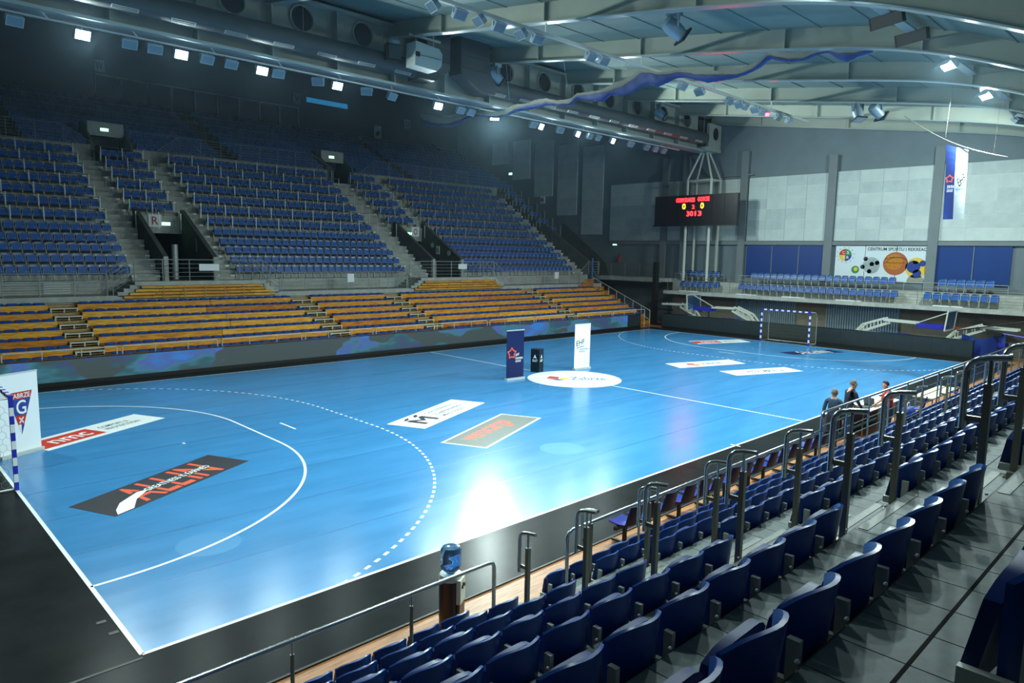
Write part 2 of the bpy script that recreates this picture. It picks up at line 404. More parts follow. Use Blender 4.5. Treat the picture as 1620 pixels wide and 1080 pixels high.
# smooth the arch
_ys = np.linspace(-13, 19.5, 53); _zs = np.array([zr(y) for y in _ys])
for _ in range(6): _zs[1:-1] = (_zs[:-2]+2*_zs[1:-1]+_zs[2:])/4
def zr(y): return float(np.interp(y, _ys, _zs))
ROOF = MB(); NY = 52
for k in range(NY):
    y0, y1 = _ys[k], _ys[k+1]; z0, z1 = _zs[k]+.75, _zs[k+1]+.75
    ROOF.prism([(y0, z0), (y1, z1), (y1, z1+.15), (y0, z0+.15)], 'x', -12, 46.5)
ceil = struct(ROOF.build('ceiling', 'roof', smooth=True))
# trapezoidal sheet ribs of the deck, one rib per piece, spanning beam to beam along the hall
for k in range(0, 16):
    y = -12+k*1.96
    B(-11.9, 46.4, y-.02, y+.02, zr(y)+.725, zr(y)+.745).build('deck_rib', 'roof', ceil)
# purlins
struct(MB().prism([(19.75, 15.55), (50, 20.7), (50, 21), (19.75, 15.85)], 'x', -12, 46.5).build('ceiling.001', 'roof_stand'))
# ================================================================== walls
wl = MB().prism([(-13, -.3), (50.4, -.3), (50.4, 21), (19.75, 15.85)] + [(float(y), float(z)+.9) for y, z in zip(_ys[::-1], _zs[::-1])], 'x', 46.5, 46.9)
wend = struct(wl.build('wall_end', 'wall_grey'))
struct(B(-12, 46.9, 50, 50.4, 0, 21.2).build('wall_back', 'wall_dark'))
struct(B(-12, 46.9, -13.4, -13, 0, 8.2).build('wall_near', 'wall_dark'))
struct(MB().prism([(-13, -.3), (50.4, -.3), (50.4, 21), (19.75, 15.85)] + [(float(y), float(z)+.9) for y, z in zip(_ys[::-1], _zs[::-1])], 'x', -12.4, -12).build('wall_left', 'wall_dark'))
# pale acoustic panels of the end wall, one by one
def panels(y0, y1, z0, z1, ny, nz, mat='panel', top=None):
    for i in range(ny):
        for j in range(nz):
            a = y0+(y1-y0)*i/ny; c = y0+(y1-y0)*(i+1)/ny; d = z0+(z1-z0)*j/nz; e = z0+(z1-z0)*(j+1)/nz
            m = random.choice(['panel', 'panel', 'panel_b', 'panel', 'panel_b']) if mat == 'panel' else mat
            B(46.40, 46.5, a+.012, c-.012, d+.012, e-.012).build('wall_panel', m, wend)
    B(46.42, 46.5, y0+.02, y1-.02, z0+.02, z1-.02).build('panel_backing', 'panel_gap', wend)
panels(10.57, 16.31, 6.5, 11.06, 4, 6); panels(4.19, 9.99, 6.5, 11.1, 4, 6); panels(-2.0, 3.68, 6.5, 11.1, 4, 6)
panels(-8, -2.6, 6.5, 9.0, 4, 3)
panels(23.8, 29.07, 6.5, 11.25, 3, 5); panels(21.9, 23.2, 6.5, 11.2, 1, 5); panels(17.0, 18.6, 6.5, 11.05, 1, 5); panels(19.2, 21.3, 6.5, 11.1, 1, 5)
for k, zb in enumerate((7.05, 8.81, 10.62, 12.4, 14.05)):
    y0 = 29.95+3.0*k; panels(y0, y0+2.4, zb, min(14.75+.45*k, 16.2), 1, max(2, int((15-zb)/1.5)))
for yc in (-2.3, 3.93, 10.28, 16.65, 21.6, 23.5): B(46.25, 46.5, yc-.27, yc+.27, 3.0, 12.2 if yc < 16 else 13).build('pilaster', 'pilaster', wend)
B(46.30, 46.5, -8, 29, 6.22, 6.48).build('ledge', 'pilaster', wend)
B(46.3, 46.5, 16.0, 29, 11.25, 11.33).build('ledge', 'pilaster', wend)
# blue panels and mural
for y0, y1 in ((14.25, 16.19), (12.3, 14.2), (10.36, 12.25), (1.75, 3.64), (-.17, 1.7)): B(46.38, 46.5, y0, y1, 3.9, 6.18).build('blue_panel', 'blue_panel', wend)
for yc in (14.22, 12.27, 1.72): B(46.34, 46.5, yc-.025, yc+.025, 3.9, 6.18).build('batten', 'pilaster', wend)
mu = thing('sports_mural', 'white mural with lettering and painted balls on the end wall', 'mural', (46.4, 6.95, 3.9))
for y0, y1 in ((7.87, 9.74), (5.98, 7.83), (4.09, 5.94)): B(46.40, 46.5, y0, y1, 3.9, 6.18).build('board', 'poster_white', mu)
text('CENTRUM SPORTU I REKREACJI', (46.4, 7.72, 5.82), (0, -3.6, 0), (0, 0, .27), (-1, 0, 0), .012, 'lettering', 'black', mu)
def disc(b, c, r, n=28, x=46.39, a0=0, a1=2*math.pi, fan=False):
    vs = [(x, c[0], c[1])]+[(x, c[0]-r*math.cos(a0+(a1-a0)*k/n), c[1]+r*math.sin(a0+(a1-a0)*k/n)) for k in range(n+1)]
    b.add(vs, [(0, k+1, k+2) for k in range(n)])
cx, cz = 9.1, 5.57
for k, m in enumerate(('green', 'red', 'yellow', 'navy2')):
    b = MB(); disc(b, (cx, cz), .40, 10, 46.388, math.pi/2*k, math.pi/2*(k+1)); b.build('logo_quarter', m, mu)
for s_, dy, dz in (('C', .22, .08), ('S', -.06, .08), ('i', .14, -.24), ('R', -.06, -.24)):
    text(s_, (46.386, cx+dy-.02, cz+dz), (0, -.15 if s_ != 'i' else -.05, 0), (0, 0, .18), (-1, 0, 0), .004, 'lettering', 'white', mu)
for k in range(12):
    a = R(30*k+9); b = MB(); disc(b, (cx-.55*math.cos(a), cz+.5*math.sin(a)), .03, 6, 46.388); b.build('ink_dot', 'txt_grey', mu)
def ball(c, r, m, extra):
    b = MB(); disc(b, c, r, 32, 46.388); b.build('painted_ball', m, mu)
    for kind, q, rr, mm in extra:
        b = MB(); disc(b, (c[0]-q[0]*r, c[1]+q[1]*r), rr*r, 6 if kind == 'p' else 24, 46.386); b.build('ball_patch', mm, mu)
ball((8.40, 4.62), .25, 'green', [('c', (.1, .15), .5, 'yellow')])
ball((7.45, 5.0), .62, 'poster_white', [('c', (.05, -.12), .86, 'panel_stain')] + [('p', q, .25, 'ball_dark') for q in ((-.55, .55), (.62, .15), (-.1, -.75), (-.8, -.3), (.1, .02))])
ball((5.98, 5.07), .73, 'ball_orange', [('c', (-.12, .14), .7, 'bleach2')])
for q in ((-.35, .18), (.0, .5), (.35, -.05)):
    b = MB(); b.tube([(46.385, 5.98+.72*math.cos(t)*.9-q[0]*.3, 5.07+q[1]*.4+.66*math.sin(t)*(.3+q[0])) for t in np.linspace(.25, math.pi-.25, 12)], .014, 4); b.build('ball_line', 'ball_dark', mu)
ball((4.75, 4.83), .63, 'yellow', [('c', (-.25, .1), .62, 'navy2'), ('c', (.55, .45), .3, 'navy2'), ('c', (.1, -.55), .4, 'navy2'), ('c', (-.1, .62), .26, 'yellow')])
b = MB(); disc(b, (4.75, 3.93), .5, 16, 46.388, 0, math.pi); b.build('ball_reflection', 'curtain_net', mu)
# end wall below the balcony: shutters and masonry
for i, (y0, y1) in enumerate(((11.53, 16.05), (5.0, 9.42))):
    d = struct(B(44.92, 45.0, y0, y1, 0, 2.38).build('door_%d' % (i+1), 'shutter'))
    k = y0+.06
    while k < y1:
        B(44.85, 44.92, k, k+.07, 0, 2.36).build('rib', 'shutter', d); k += .155
struct(B(45.0, 45.25, -1.4, 21.5, 0, 2.4).build('wall_lower', 'brick_wall'))
sm = thing('letter_sign', 'small red M sign on the grey end wall', 'sign', (46.4, 37.2, 10.0)); B(46.38, 46.5, 36.95, 37.45, 10, 10.66).build('plate', 'white', sm)
text('M', (46.37, 37.38, 10.1), (0, -.36, 0), (0, 0, .44), (-1, 0, 0), .004, 'lettering', 'txt_red', sm)
for i, (y, z, lb) in enumerate(((41.59, 12.9, 'green exit sign high on the end wall above the top seats'), (28.42, 6.1, 'green exit sign on the end wall under the pale panel'))):
    e_ = thing('exit_sign', lb, 'exit sign', (46.4, y, z)); B(46.36, 46.5, y-.24, y+.24, z, z+.24).build('casing', 'white', e_); B(46.35, 46.37, y-.21, y+.21, z+.03, z+.21).build('light_face', 'exit', e_)
ex = thing('fire_extinguisher', 'red fire extinguisher on the end wall by the bridge', 'extinguisher', (46.3, 27.82, 4.7))
MB().lathe([(.09, 0), (.1, .03), (.1, .5), (.05, .6), (.03, .66)], (46.28, 27.82, 4.7), 12).build('cylinder_body', 'red', ex, True); MB().tube([(46.28, 27.82, 5.38), (46.2, 27.75, 5.42), (46.18, 27.7, 5.1)], .02).build('hose', 'black', ex)
# ================================================================== steel: girder, beams, duct
g = thing('roof_girder', 'long pale steel plate girder with round holes above the far touchline', 'girder', (17, 19.5, 13.0))
B(-12, 46, 19.08, 19.95, 13.0, 13.12).build('bottom_flange', 'flange', g)
B(-12, 46, 19.1, 19.95, 15.62, 15.74).build('top_flange', 'girder', g)
x = -12+2.2
webm = MB(); n = 24; hc = (1.5, 1.9); hr = .52; W_, H_ = 3.0, 2.5
def ring_pt(k):
    a = 2*math.pi*k/n; dx, dz = math.cos(a), math.sin(a)
    t = min(((W_-hc[0]) if dx > 0 else hc[0])/abs(dx) if abs(dx) > 1e-6 else 9e9, ((H_-hc[1]) if dz > 0 else hc[1])/abs(dz) if abs(dz) > 1e-6 else 9e9)
    return (hc[0]+dx*t, hc[1]+dz*t), (hc[0]+dx*hr, hc[1]+dz*hr)
for off in (0, .06):
    vs = []
    for k in range(n):
        p, q = ring_pt(k); vs += [(p[0], off, p[1]), (q[0], off, q[1])]
    webm.add(vs, [(2*k, 2*((k+1) % n), 2*((k+1) % n)+1, 2*k+1) for k in range(n)])
for cx_, cz_, sx, sz in ((0, 0, 1, 1), (W_, 0, -1, 1), (0, H_, 1, -1), (W_, H_, -1, -1)):   # fill the four corners
    best = min(range(n), key=lambda k: math.dist(ring_pt(k)[0], (cx_, cz_)))
    for k in range(n):
        p, p2 = ring_pt(k)[0], ring_pt((k+1) % n)[0]
        if (abs(p[0]-p2[0]) > 1e-6 and abs(p[1]-p2[1]) > 1e-6) and math.dist(((p[0]+p2[0])/2, (p[1]+p2[1])/2), (cx_, cz_)) < .7:
            for off in (0, .06): webm.add([(p[0], off, p[1]), (p2[0], off, p2[1]), (cx_, off, cz_)], [(0, 1, 2)])
vs = []
for k in range(n):
    q = ring_pt(k)[1]; vs += [(q[0], 0, q[1]), (q[0], .06, q[1])]
webm.add(vs, [(2*k, 2*k+1, 2*((k+1) % n)+1, 2*((k+1) % n)) for k in range(n)])
wme = webm.mesh('web_panel', 'girder')
stf = MB().box(-.03, .03, -.38, 0, 0, 2.5).mesh('stiffener', 'girder'); rim = MB().tube([(hc[0]+(hr+.02)*math.cos(2*math.pi*k/24), -.05, hc[1]+(hr+.02)*math.sin(2*math.pi*k/24)) for k in range(25)], .05, 5, False).mesh('hole_rim', 'girder')
gl = wloc(g)
for k in range(-6, 14):
    xs = 5.2+3*k
    if xs < -12 or xs > 44: continue
    if xs+3 <= 47: inst('web_panel', wme, g, (xs-gl[0], 19.5-gl[1], .12)); inst('hole_rim', rim, g, (xs-gl[0], 19.5-gl[1], .12))
    inst('stiffener', stf, g, (xs-gl[0], 19.5-gl[1], .12)); inst('stiffener', stf, g, (xs-gl[0], 19.94-gl[1], .12))
for k, xb in enumerate((-6.8, -.8, 5.2, 11.2, 17.2, 23.2, 29.2, 35.2, 41.2, 46.1)):
    nm = ['over the near end', 'over the goal', 'above the first penalty area', 'next to the first duct grilles', 'beside the white loudspeaker', 'that carries the draped curtain', 'past the curtain', 'over the moving head lamps', 'before the end wall', 'against the end wall'][k]
    bt = thing('roof_beam', 'curved pale steel roof beam '+nm, 'roof beam', (xb, 3, 10), 'curved roof beams')
    wb = MB(); fb = MB(); tb = MB()
    for i in range(52):
        y0, y1, z0, z1 = _ys[i], _ys[i+1], _zs[i], _zs[i+1]
        wb.prism([(y0, z0+.05), (y1, z1+.05), (y1, z1+.75), (y0, z0+.75)], 'x', xb-.02, xb+.02)
        fb.prism([(y0, z0), (y1, z1), (y1, z1+.05), (y0, z0+.05)], 'x', xb-.17, xb+.17)
    wb.build('web', 'beam', bt); fb.build('bottom_flange', 'flange', bt)
    for y in (15.5, 9.4, 3, -1.6): B(xb-.16, xb+.16, y-.03, y+.03, zr(y)+.05, zr(y)+.72).build('web_stiffener', 'beam', bt)
    for y in (12.0,):
        MB().bar((xb+.1, y, zr(y)+.1), (xb+1.2, y+.2, zr(y)+.72), .07, .07).build('knee_brace', 'beam', bt)
# ducts
def duct(x0, x1, lab, xe):
    d = thing('air_duct', lab, 'duct', ((x0+x1)/2, 18.85, 13.4))
    MB().tube([(x0, 18.72, 13.82), (x1, 18.72, 13.82)], .42, 20).build('pipe', 'duct', d, True)
    x = x0+.9
    while x < x1-.9:
        if x > -4:
            b = MB(); a1 = R(236); y_, z_ = 18.72+.43*math.cos(a1), 13.82+.43*math.sin(a1); tx = Vector((.42, 0, 0)); ty = Vector((0, -math.sin(a1), math.cos(a1)))*.07; nz_ = Vector((0, math.cos(a1), math.sin(a1)))*.012
            for s in (-1, 0, 1): b.obox(Vector((x, y_, z_))+ty*s, tx, ty*.16, nz_)
            for s in (-1, 1): b.obox(Vector((x, y_, z_))+tx*s, tx*.04, ty*1.15, nz_)
            b.build('grille', 'galv_pale', d)
            MB().tube([(x+1, 18.72, 14.2), (x+1, 18.72, zr(18.7)+.7)], .012, 4).build('hanger', 'galv', d)
        x += 1.95
    return d
d1 = duct(-11, 18.3, 'dark round air duct beside the girder ending near the loudspeaker', 0)
d2 = duct(22.4, 43.9, 'dark round air duct beside the girder ending by the end wall', 0)
for d, xa, xb_ in ((d1, 18.0, 19.8), (d2, 20.5, 22.8)):
    s = 1 if d is d1 else -1; xi = xa if s > 0 else xb_; xo = xb_ if s > 0 else xa
    b = MB(); pr = [(xi, 13.35), (xi+s*.9, 13.35), (xo, 14.0), (xo, zr(18.7)+.72), (xi+s*.45, zr(18.7)+.72), (xi+s*.4, 14.5), (xi, 14.4)]
    b.prism(pr if s > 0 else pr[::-1], 'y', 18.25, 19.2); b.build('riser_box', 'duct', d)
    for zz in (14.3, 14.9): B(min(xi+s*.5, xo), max(xi+s*.5, xo)+.0, 18.23, 18.25, zz, zz+.02).build('box_seam', 'black', d)
# ================================================================== LED boards
lb = thing('led_board', 'long perimeter screen showing blue and grey clouds along the far touchline', 'LED board', (17, 21.2, 0))
B(-7, 40.2, 21.04, 21.34, .16, 1.0).build('cabinet', 'black', lb); B(-7, 40.2, 21.0, 21.3, 0, .16).build('plinth', 'black', lb)
B(-7, 38.6, 21.0, 21.04, .16, .985).build('screen', 'led_picture', lb); B(38.6, 40.2, 21.0, 21.04, .16, .985).build('dark_screen', 'led_off', lb)
B(-7, 40.2, 20.99, 21.34, .985, 1.01).build('top_cap', 'black_gloss', lb)
le = thing('led_board', 'switched-off black perimeter board behind the far goal', 'LED board', (41.7, 10.2, 0))
B(41.6, 41.9, .25, 20.1, 0, .14).build('plinth', 'black', le); B(41.64, 41.9, .25, 20.1, .14, 1.05).build('cabinet', 'black', le)
for k in range(20): B(41.6, 41.64, .25+.9925*k, .25+.9925*(k+1)-.006, .14, 1.04).build('screen_module', 'led_off', le)
B(41.59, 41.9, .25, 20.1, 1.04, 1.06).build('top_cap', 'black_gloss', le)
# ================================================================== wooden bleachers
BX0, BX1 = -6.0, 41.9
AIS = ((4.2, 5.3), (15.5, 16.7), (21.6, 22.8), (33.7, 34.9))
bl = thing('wooden_bleachers', 'yellow wooden bleachers with seven rows behind the screen board', 'bleachers', (18, 24.5, 0))
def segs(gaps, x0, x1):
    r = []; p = x0
    for a, c in gaps: r.append((p, a)); p = c
    r.append((p, x1)); return r
pads = []; AISN = {BX0: 'before the first bleacher stair', 5.3: 'past the first bleacher stair', 16.7: 'past the second bleacher stair', 22.8: 'past the third bleacher stair', 34.9: 'past the fourth bleacher stair'}
for j in range(7):
    yf = 21.83+.8*j; zb = .90+.29*j
    for a, c in segs(AIS, BX0, BX1):
        n = max(1, round((c-a)/5.3)); cuts = [a]+[a+(c-a)*k/n+random.uniform(-.5, .5)+.12*j for k in range(1, n)]+[c]
        for p, q in zip(cuts, cuts[1:]):
            m = random.choice(['bleach', 'bleach', 'bleach3', 'bleach2'])
            B(p+.012, q-.012, yf, yf+.035, zb-.262+random.uniform(-.008, .008), zb).build('plank', m, bl)
            B(p+.012, q-.012, yf+.045, yf+.78, zb-.04, zb).build('bench_board', m, bl)
        B(a, c, yf+.06, yf+.84, zb-.30, zb-.05).build('under_frame', 'black', bl)
        nseg = AISN[a]; npd = int((c-.5-a)/.485)+1
        for q in range(npd): pads.append((c-.3-.485*q if a == BX0 else a+.3+.485*q, yf+.04, zb, j, q, nseg))
    for a, c in AIS:
        zs = zb+.145-.29
        B(a, c, yf+.0, yf+.84, zb-.31, zb-.27).build('step_floor', 'step_wood', bl); B(a, c, yf+.30, yf+.33, zb-.29, zb-.02).build('step_riser', 'step_wood', bl)
        if j > 0:
            zt = .90+.29*j-.13; y0 = yf-.2
            B(a+.02, c-.02, y0, y0+.5, zt-.04, zt).build('step_board', 'step_wood', bl)
            st = MB()
            for xx in (a+.05, (a+c)/2, c-.05): st.box(xx-.025, xx+.025, y0, y0+.03, zt-.2, zt-.04)
            st.box(a+.02, c-.02, y0-.005, y0+.02, zt-.055, zt); st.build('step_frame', 'white_steel', bl)
            B(a+.02, a+.16, y0-.01, y0+.05, zt, zt+.012).build('edge_marker', 'white' if j % 2 else 'yellow', bl)
def pad_mesh():
    b = MB(); prof = [(.0, .0), (-.02, .05), (.02, .085), (.24, .075), (.32, .10), (.33, .085), (.30, 0)]
    xs = [(-.195, .86), (-.15, 1), (.15, 1), (.195, .86)]
    vs = [(x, y*s+(1-s)*.15, z*s) for x, s in xs for y, z in prof]; n = len(prof)
    fs = [(i*n+k, i*n+(k+1) % n, (i+1)*n+(k+1) % n, (i+1)*n+k) for i in range(3) for k in range(n)]
    fs += [tuple(range(n))[::-1], tuple(3*n+k for k in range(n))]
    b.add(vs, fs); return b
PM = pad_mesh(); pme = PM.mesh('bench_seat', 'pad')
pads.sort(key=lambda p: (p[0]+2.57)**2+(p[1]+9.45)**2 if p[0] > 1.2 else 9e9)
nth = ['first', 'second', 'third', 'fourth', 'fifth', 'sixth', 'seventh', 'eighth', 'ninth', 'tenth', 'eleventh', 'twelfth', 'thirteenth', 'fourteenth', 'fifteenth', 'sixteenth', 'seventeenth', 'eighteenth', 'nineteenth', 'twentieth'] + ['%d%s' % (q, {1: 'st', 2: 'nd', 3: 'rd'}.get(q % 10, 'th')) for q in range(21, 45)]
rowname = ['lowest', 'second', 'third', 'fourth', 'fifth', 'sixth', 'topmost']
for p in pads[:300]:
    o = inst('bench_seat', pme, None, p[:3]); j = p[3]
    tag(o, 'blue pad on the %s bleacher row, %s %s' % (rowname[j], nth[p[4]], p[5]), 'seat', 'blue seat pads on the wooden bleachers')
rest = MB()
for p in pads[300:]: rest.add([(a+p[0], b+p[1], c+p[2]) for a, b, c in PM.v], PM.f)
tag(rest.build('bench_seats', 'pad'), 'remaining blue seat pads along the far end of the wooden bleachers', 'seats', 'blue seat pads on the wooden bleachers', 'stuff')
# white rail in front of the bleachers
k = 0; x = -2.3
while x < 39.5:
    t = thing('bleacher_rail', 'white tubular rail section before the wooden bleachers, %s from the near goal end' % nth[k], 'railing', (x+1.95, 21.6, 0), 'white rail sections in front of the bleachers')
    MB().tube([(x, 21.6, 0), (x, 21.6, 1.22), (x+.05, 21.6, 1.27), (x+3.75, 21.6, 1.27), (x+3.8, 21.6, 1.22), (x+3.8, 21.6, 0)], .025, 6).build('frame', 'white_steel', t)
    for q in (1.25, 2.55): MB().tube([(x+q, 21.6, 0), (x+q, 21.6, 1.26)], .02, 6).build('post', 'white_steel', t)
    x += 4.0; k += 1
sr = thing('stair_rail', 'white sloping stair rail down the end of the wooden bleachers', 'railing', (42.2, 24, 0))
pa, pb = Vector((42.1, 27.2, 3.45)), Vector((42.4, 21.75, 1.12))
MB().tube([pa, pb, (42.4, 21.75, 0)], .025).build('top_rail', 'white_steel', sr); MB().tube([pa-Vector((0, 0, .7)), pb-Vector((0, 0, .7))], .02).build('mid_rail', 'white_steel', sr)
for q in np.linspace(0, 1, 8): p = pa.lerp(pb, q); MB().tube([p, p-Vector((0, 0, .75))], .02).build('post', 'white_steel', sr)
st_ = MB()
for j in range(9): st_.box(41.92, 43.1, 22.2+.58*j, 27.2, .3*j, .3*(j+1))
tag(st_.build('end_stair', 'bleach2'), 'wooden stair flight at the end of the bleachers', 'stairs')
bp_ = MB().tube([(41.83, 27.1, 2.7), (41.83, 27.1, 5.0)], .06, 8); tag(bp_.build('blue_post', 'txt_blue', smooth=True), 'pale blue upright post at the end of the bleachers', 'post')

# ================================================================== concrete far stand
gs = thing('concrete_grandstand', 'two-tier concrete grandstand rising behind the wooden bleachers', 'grandstand', (18, 38, 0))
SX0, SX1 = -11.9, 43.1
# lower promenade
B(SX0, SX1, 27.2, 28.7, 2.62, 2.95).build('promenade', 'concrete', gs)
B(SX0, SX1, 27.12, 27.2, 2.70, 2.95).build('promenade_edge', 'concrete', gs)
ROWY = [29.2, 29.8, 30.5, 31.3, 32.1, 33.1, 34.1, 35.1, 36.1, 37.1, 38.2, 39.2]
ROWM = [4.05, 4.57, 5.10, 5.58, 6.13, 6.77, 7.46, 8.13, 8.79, 9.46, 10.12, 10.78]
ROWZ = [z-.5 for z in ROWM]
VOM = ((9.7, 12.4), (26.85, 29.55))
for r in range(12):
    y0 = ROWY[r]-.42; y1 = (ROWY[r+1]-.42) if r < 11 else 40.0; z = ROWZ[r]; zb = z-.75
    for a, c in (segs(VOM, SX0, SX1) if r < 6 else [(SX0, SX1)]):
        B(a, c, y0, y1+.1, zb, z).build('terrace_step', 'concrete', gs)
for a, c in segs(((7.9, 14.25), (24.75, 31.2)), SX0, SX1):   # wall behind the promenade
    B(a, c, 28.62, 28.8, 2.6, 3.62).build('promenade_wall', 'concrete', gs)
    x = max(a, -2)+.7
    while x < c-1.6:
        if random.random() < .6:
            for q in range(5): B(x, x+1.1, 28.57, 28.62, 3.02+.11*q, 3.07+.11*q).build('louvre_slat', 'galv_pale', gs)
        x += 1.9
# raised platforms before the tunnels
for px0, px1 in ((7.9, 14.25), (24.75, 31.2)):
    B(px0, px1, 27.2, 29.0, 2.9, 3.55).build('platform', 'concrete', gs); B(px0-.05, px1+.05, 27.1, 27.2, 3.40, 3.6).build('platform_edge', 'concrete', gs)
    for s in range(3):
        z1 = 3.43-.16*s
        for a, c in ((px0-.27*(s+1), px0-.27*s), (px1+.27*s, px1+.27*(s+1))): B(a, c, 27.12, 28.6, 2.9, z1).build('platform_step', 'concrete', gs)
    sl = thing('slat_front', 'yellow slatted wooden front under the %s tunnel platform' % ('first' if px0 < 10 else 'second'), 'slats', ((px0+px1)/2, 27.05, 2.7))
    for s in range(4):
        e = .26*s
        for q in range(6):
            a = px0-e+.2+(px1-px0+2*e-.4)*q/6; c = px0-e+.2+(px1-px0+2*e-.4)*(q+1)/6
            B(a+.01, c-.01, 27.02, 27.08, 3.27-.155*s, 3.385-.155*s).build('slat', random.choice(['bleach', 'bleach3', 'bleach']), sl)
    for q in range(1, 6): xx = px0+.2+(px1-px0-.4)*q/6; B(xx-.025, xx+.025, 27.0, 27.02, 2.78, 3.4).build('batten', 'step_wood', sl)
    for s in range(4): B(px0-.26*s+.2, px1+.26*s-.2, 27.085, 27.12, 3.23-.155*s, 3.40-.155*s).build('backing', 'black', sl)
# corner bench slats at the far end
sl = thing('slat_front', 'short slatted wooden corner below the end wall aisle', 'slats', (41.3, 27.05, 2.7))
for s in range(4): B(40.95-.25*s, 42.0, 27.02, 27.08, 3.2-.155*s, 3.31-.155*s).build('slat', 'bleach2', sl)
# tunnels
for i, (a, c) in enumerate(VOM):
    side = [(28.72, 3.55), (28.72, 4.72), (33.2, 7.28), (33.45, 7.28), (33.45, 3.55)]
    for x0, x1 in ((a, a+.2), (c-.2, c)):
        MB().prism(side, 'x', x0, x1).build('tunnel_wall', 'concrete_dark', gs)
        B(x0-.01, x1+.01, 28.66, 28.86, 3.55, 4.78).build('tunnel_pier', 'concrete', gs)
        MB().bar(((x0+x1)/2, 28.7, 4.76), ((x0+x1)/2, 33.3, 7.36), .24, .06).build('tunnel_coping', 'concrete_dark', gs)
    B(a+.2, c-.2, 33.25, 33.45, 6.02, 7.0).build('tunnel_lintel', 'concrete', gs)
    B(a+.2, c-.2, 28.8, 38, 3.3, 3.55).build('tunnel_floor', 'concrete_dark', gs)
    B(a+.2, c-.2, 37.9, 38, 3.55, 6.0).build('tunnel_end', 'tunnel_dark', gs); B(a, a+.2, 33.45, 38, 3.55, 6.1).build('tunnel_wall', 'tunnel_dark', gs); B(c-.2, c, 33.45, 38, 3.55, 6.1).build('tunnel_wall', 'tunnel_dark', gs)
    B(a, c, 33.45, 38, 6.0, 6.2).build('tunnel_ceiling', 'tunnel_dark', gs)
for s_, x, lb_ in (('R', 10.77, 'white board with a red letter R over the tunnel mouth'), ('O', 28.71, 'white board with a red letter O over the tunnel mouth')):
    t = thing('letter_sign', lb_, 'sign', (x, 33.2, 6.4)); B(x-.34, x+.34, 33.18, 33.25, 6.36, 7.06).build('plate', 'white', t)
    text(s_, (x-.17, 33.17, 6.5), (.34, 0, 0), (0, 0, .44), (0, -1, 0), .004, 'lettering', 'txt_red', t)
    dx = .58 if s_ == 'R' else -.55
    e_ = thing('exit_sign', 'lit green exit sign beside the letter %s' % s_, 'exit sign', (x+dx, 33.2, 6.5)); B(x+dx-.24, x+dx+.24, 33.2, 33.25, 6.46, 6.66).build('casing', 'white', e_); B(x+dx-.22, x+dx+.22, 33.19, 33.2, 6.48, 6.64).build('light_face', 'exit', e_)
t = thing('letter_sign', 'white board with a red letter N on the tunnel side wall', 'sign', (29.3, 31.3, 5.1)); B(29.3, 29.35, 31.1, 31.5, 5.1, 5.7).build('plate', 'white', t)
text('N', (29.29, 31.43, 5.18), (0, -.26, 0), (0, 0, .42), (-1, 0, 0), .004, 'lettering', 'txt_red', t)
t = thing('letter_sign', 'narrow framed board on the dark tunnel side wall', 'sign', (12.15, 31.1, 5.0)); B(12.15, 12.2, 30.98, 31.26, 5.05, 5.75).build('plate', 'wall_grey', t); B(12.14, 12.15, 31.03, 31.21, 5.1, 5.7).build('board_face', 'concrete_dark', t)
for y in (30.0, 31.9):
    t = MB().lathe([(.02, 0), (.17, .02), (.19, .06)], (0, 0, 0), 20); b = MB(); b.add([(29.34-z, y+xx, 5.75-.55*(y < 31)+yy) for xx, yy, z in t.v], t.f)
    tag(b.build('round_lamp', 'panel', smooth=True), 'white round wall lamp on the tunnel side wall, %s the N board' % ('before' if y < 31 else 'behind'), 'lamp', 'round lamps in the tunnel')
b = thing('metal_locker', 'grey metal pipe post inside the first tunnel', 'post', (10.75, 30.4, 3.55)); MB().tube([(10.75, 30.2, 3.55), (10.75, 30.2, 5.4)], .16, 10).build('pipe', 'galv', b, True); B(10.2, 10.5, 30.5, 30.8, 3.55, 4.7).build('box', 'galv', b)
# upper tier
FX = ((9.4, 11.8), (25.4, 27.7))
for a, c in segs(FX, SX0, SX1): B(a, c, 40.0, 40.2, 10.2, 11.35).build('upper_fascia', 'concrete', gs)
UP = [(40.6+.86*u, 11.0+.41*u) for u in range(11)]
for u, (y, z) in enumerate(UP):
    for a, c in (segs(FX, SX0, 46.4) if u < 3 else [(SX0, 46.4)]):
        B(a, c, y-.4, y+.5, z-.6, z).build('terrace_step', 'concrete_dark', gs)
for i, (a, c) in enumerate(FX):
    for x0, x1 in ((a, a+.18), (c-.18, c)): MB().prism([(40.0, 10.3), (40.0, 11.6), (42.2, 13.0), (42.4, 13.0), (42.4, 10.3)], 'x', x0, x1).build('tunnel_wall', 'concrete_dark', gs)
    B(a+.18, c-.18, 41.2, 41.4, 12.1, 12.95).build('tunnel_lintel', 'concrete', gs); B(a+.18, c-.18, 43.0, 43.1, 10.3, 12.6).build('tunnel_end', 'tunnel_dark', gs)
    x = (10.51, 26.44)[i]; e_ = thing('exit_sign', 'green exit sign over the %s upper tier doorway' % ('first' if i == 0 else 'second'), 'exit sign', (x, 41.1, 12.4)); B(x-.25, x+.25, 41.14, 41.2, 12.38, 12.6).build('casing', 'white', e_); B(x-.22, x+.22, 41.12, 41.14, 12.41, 12.57).build('light_face', 'exit', e_)
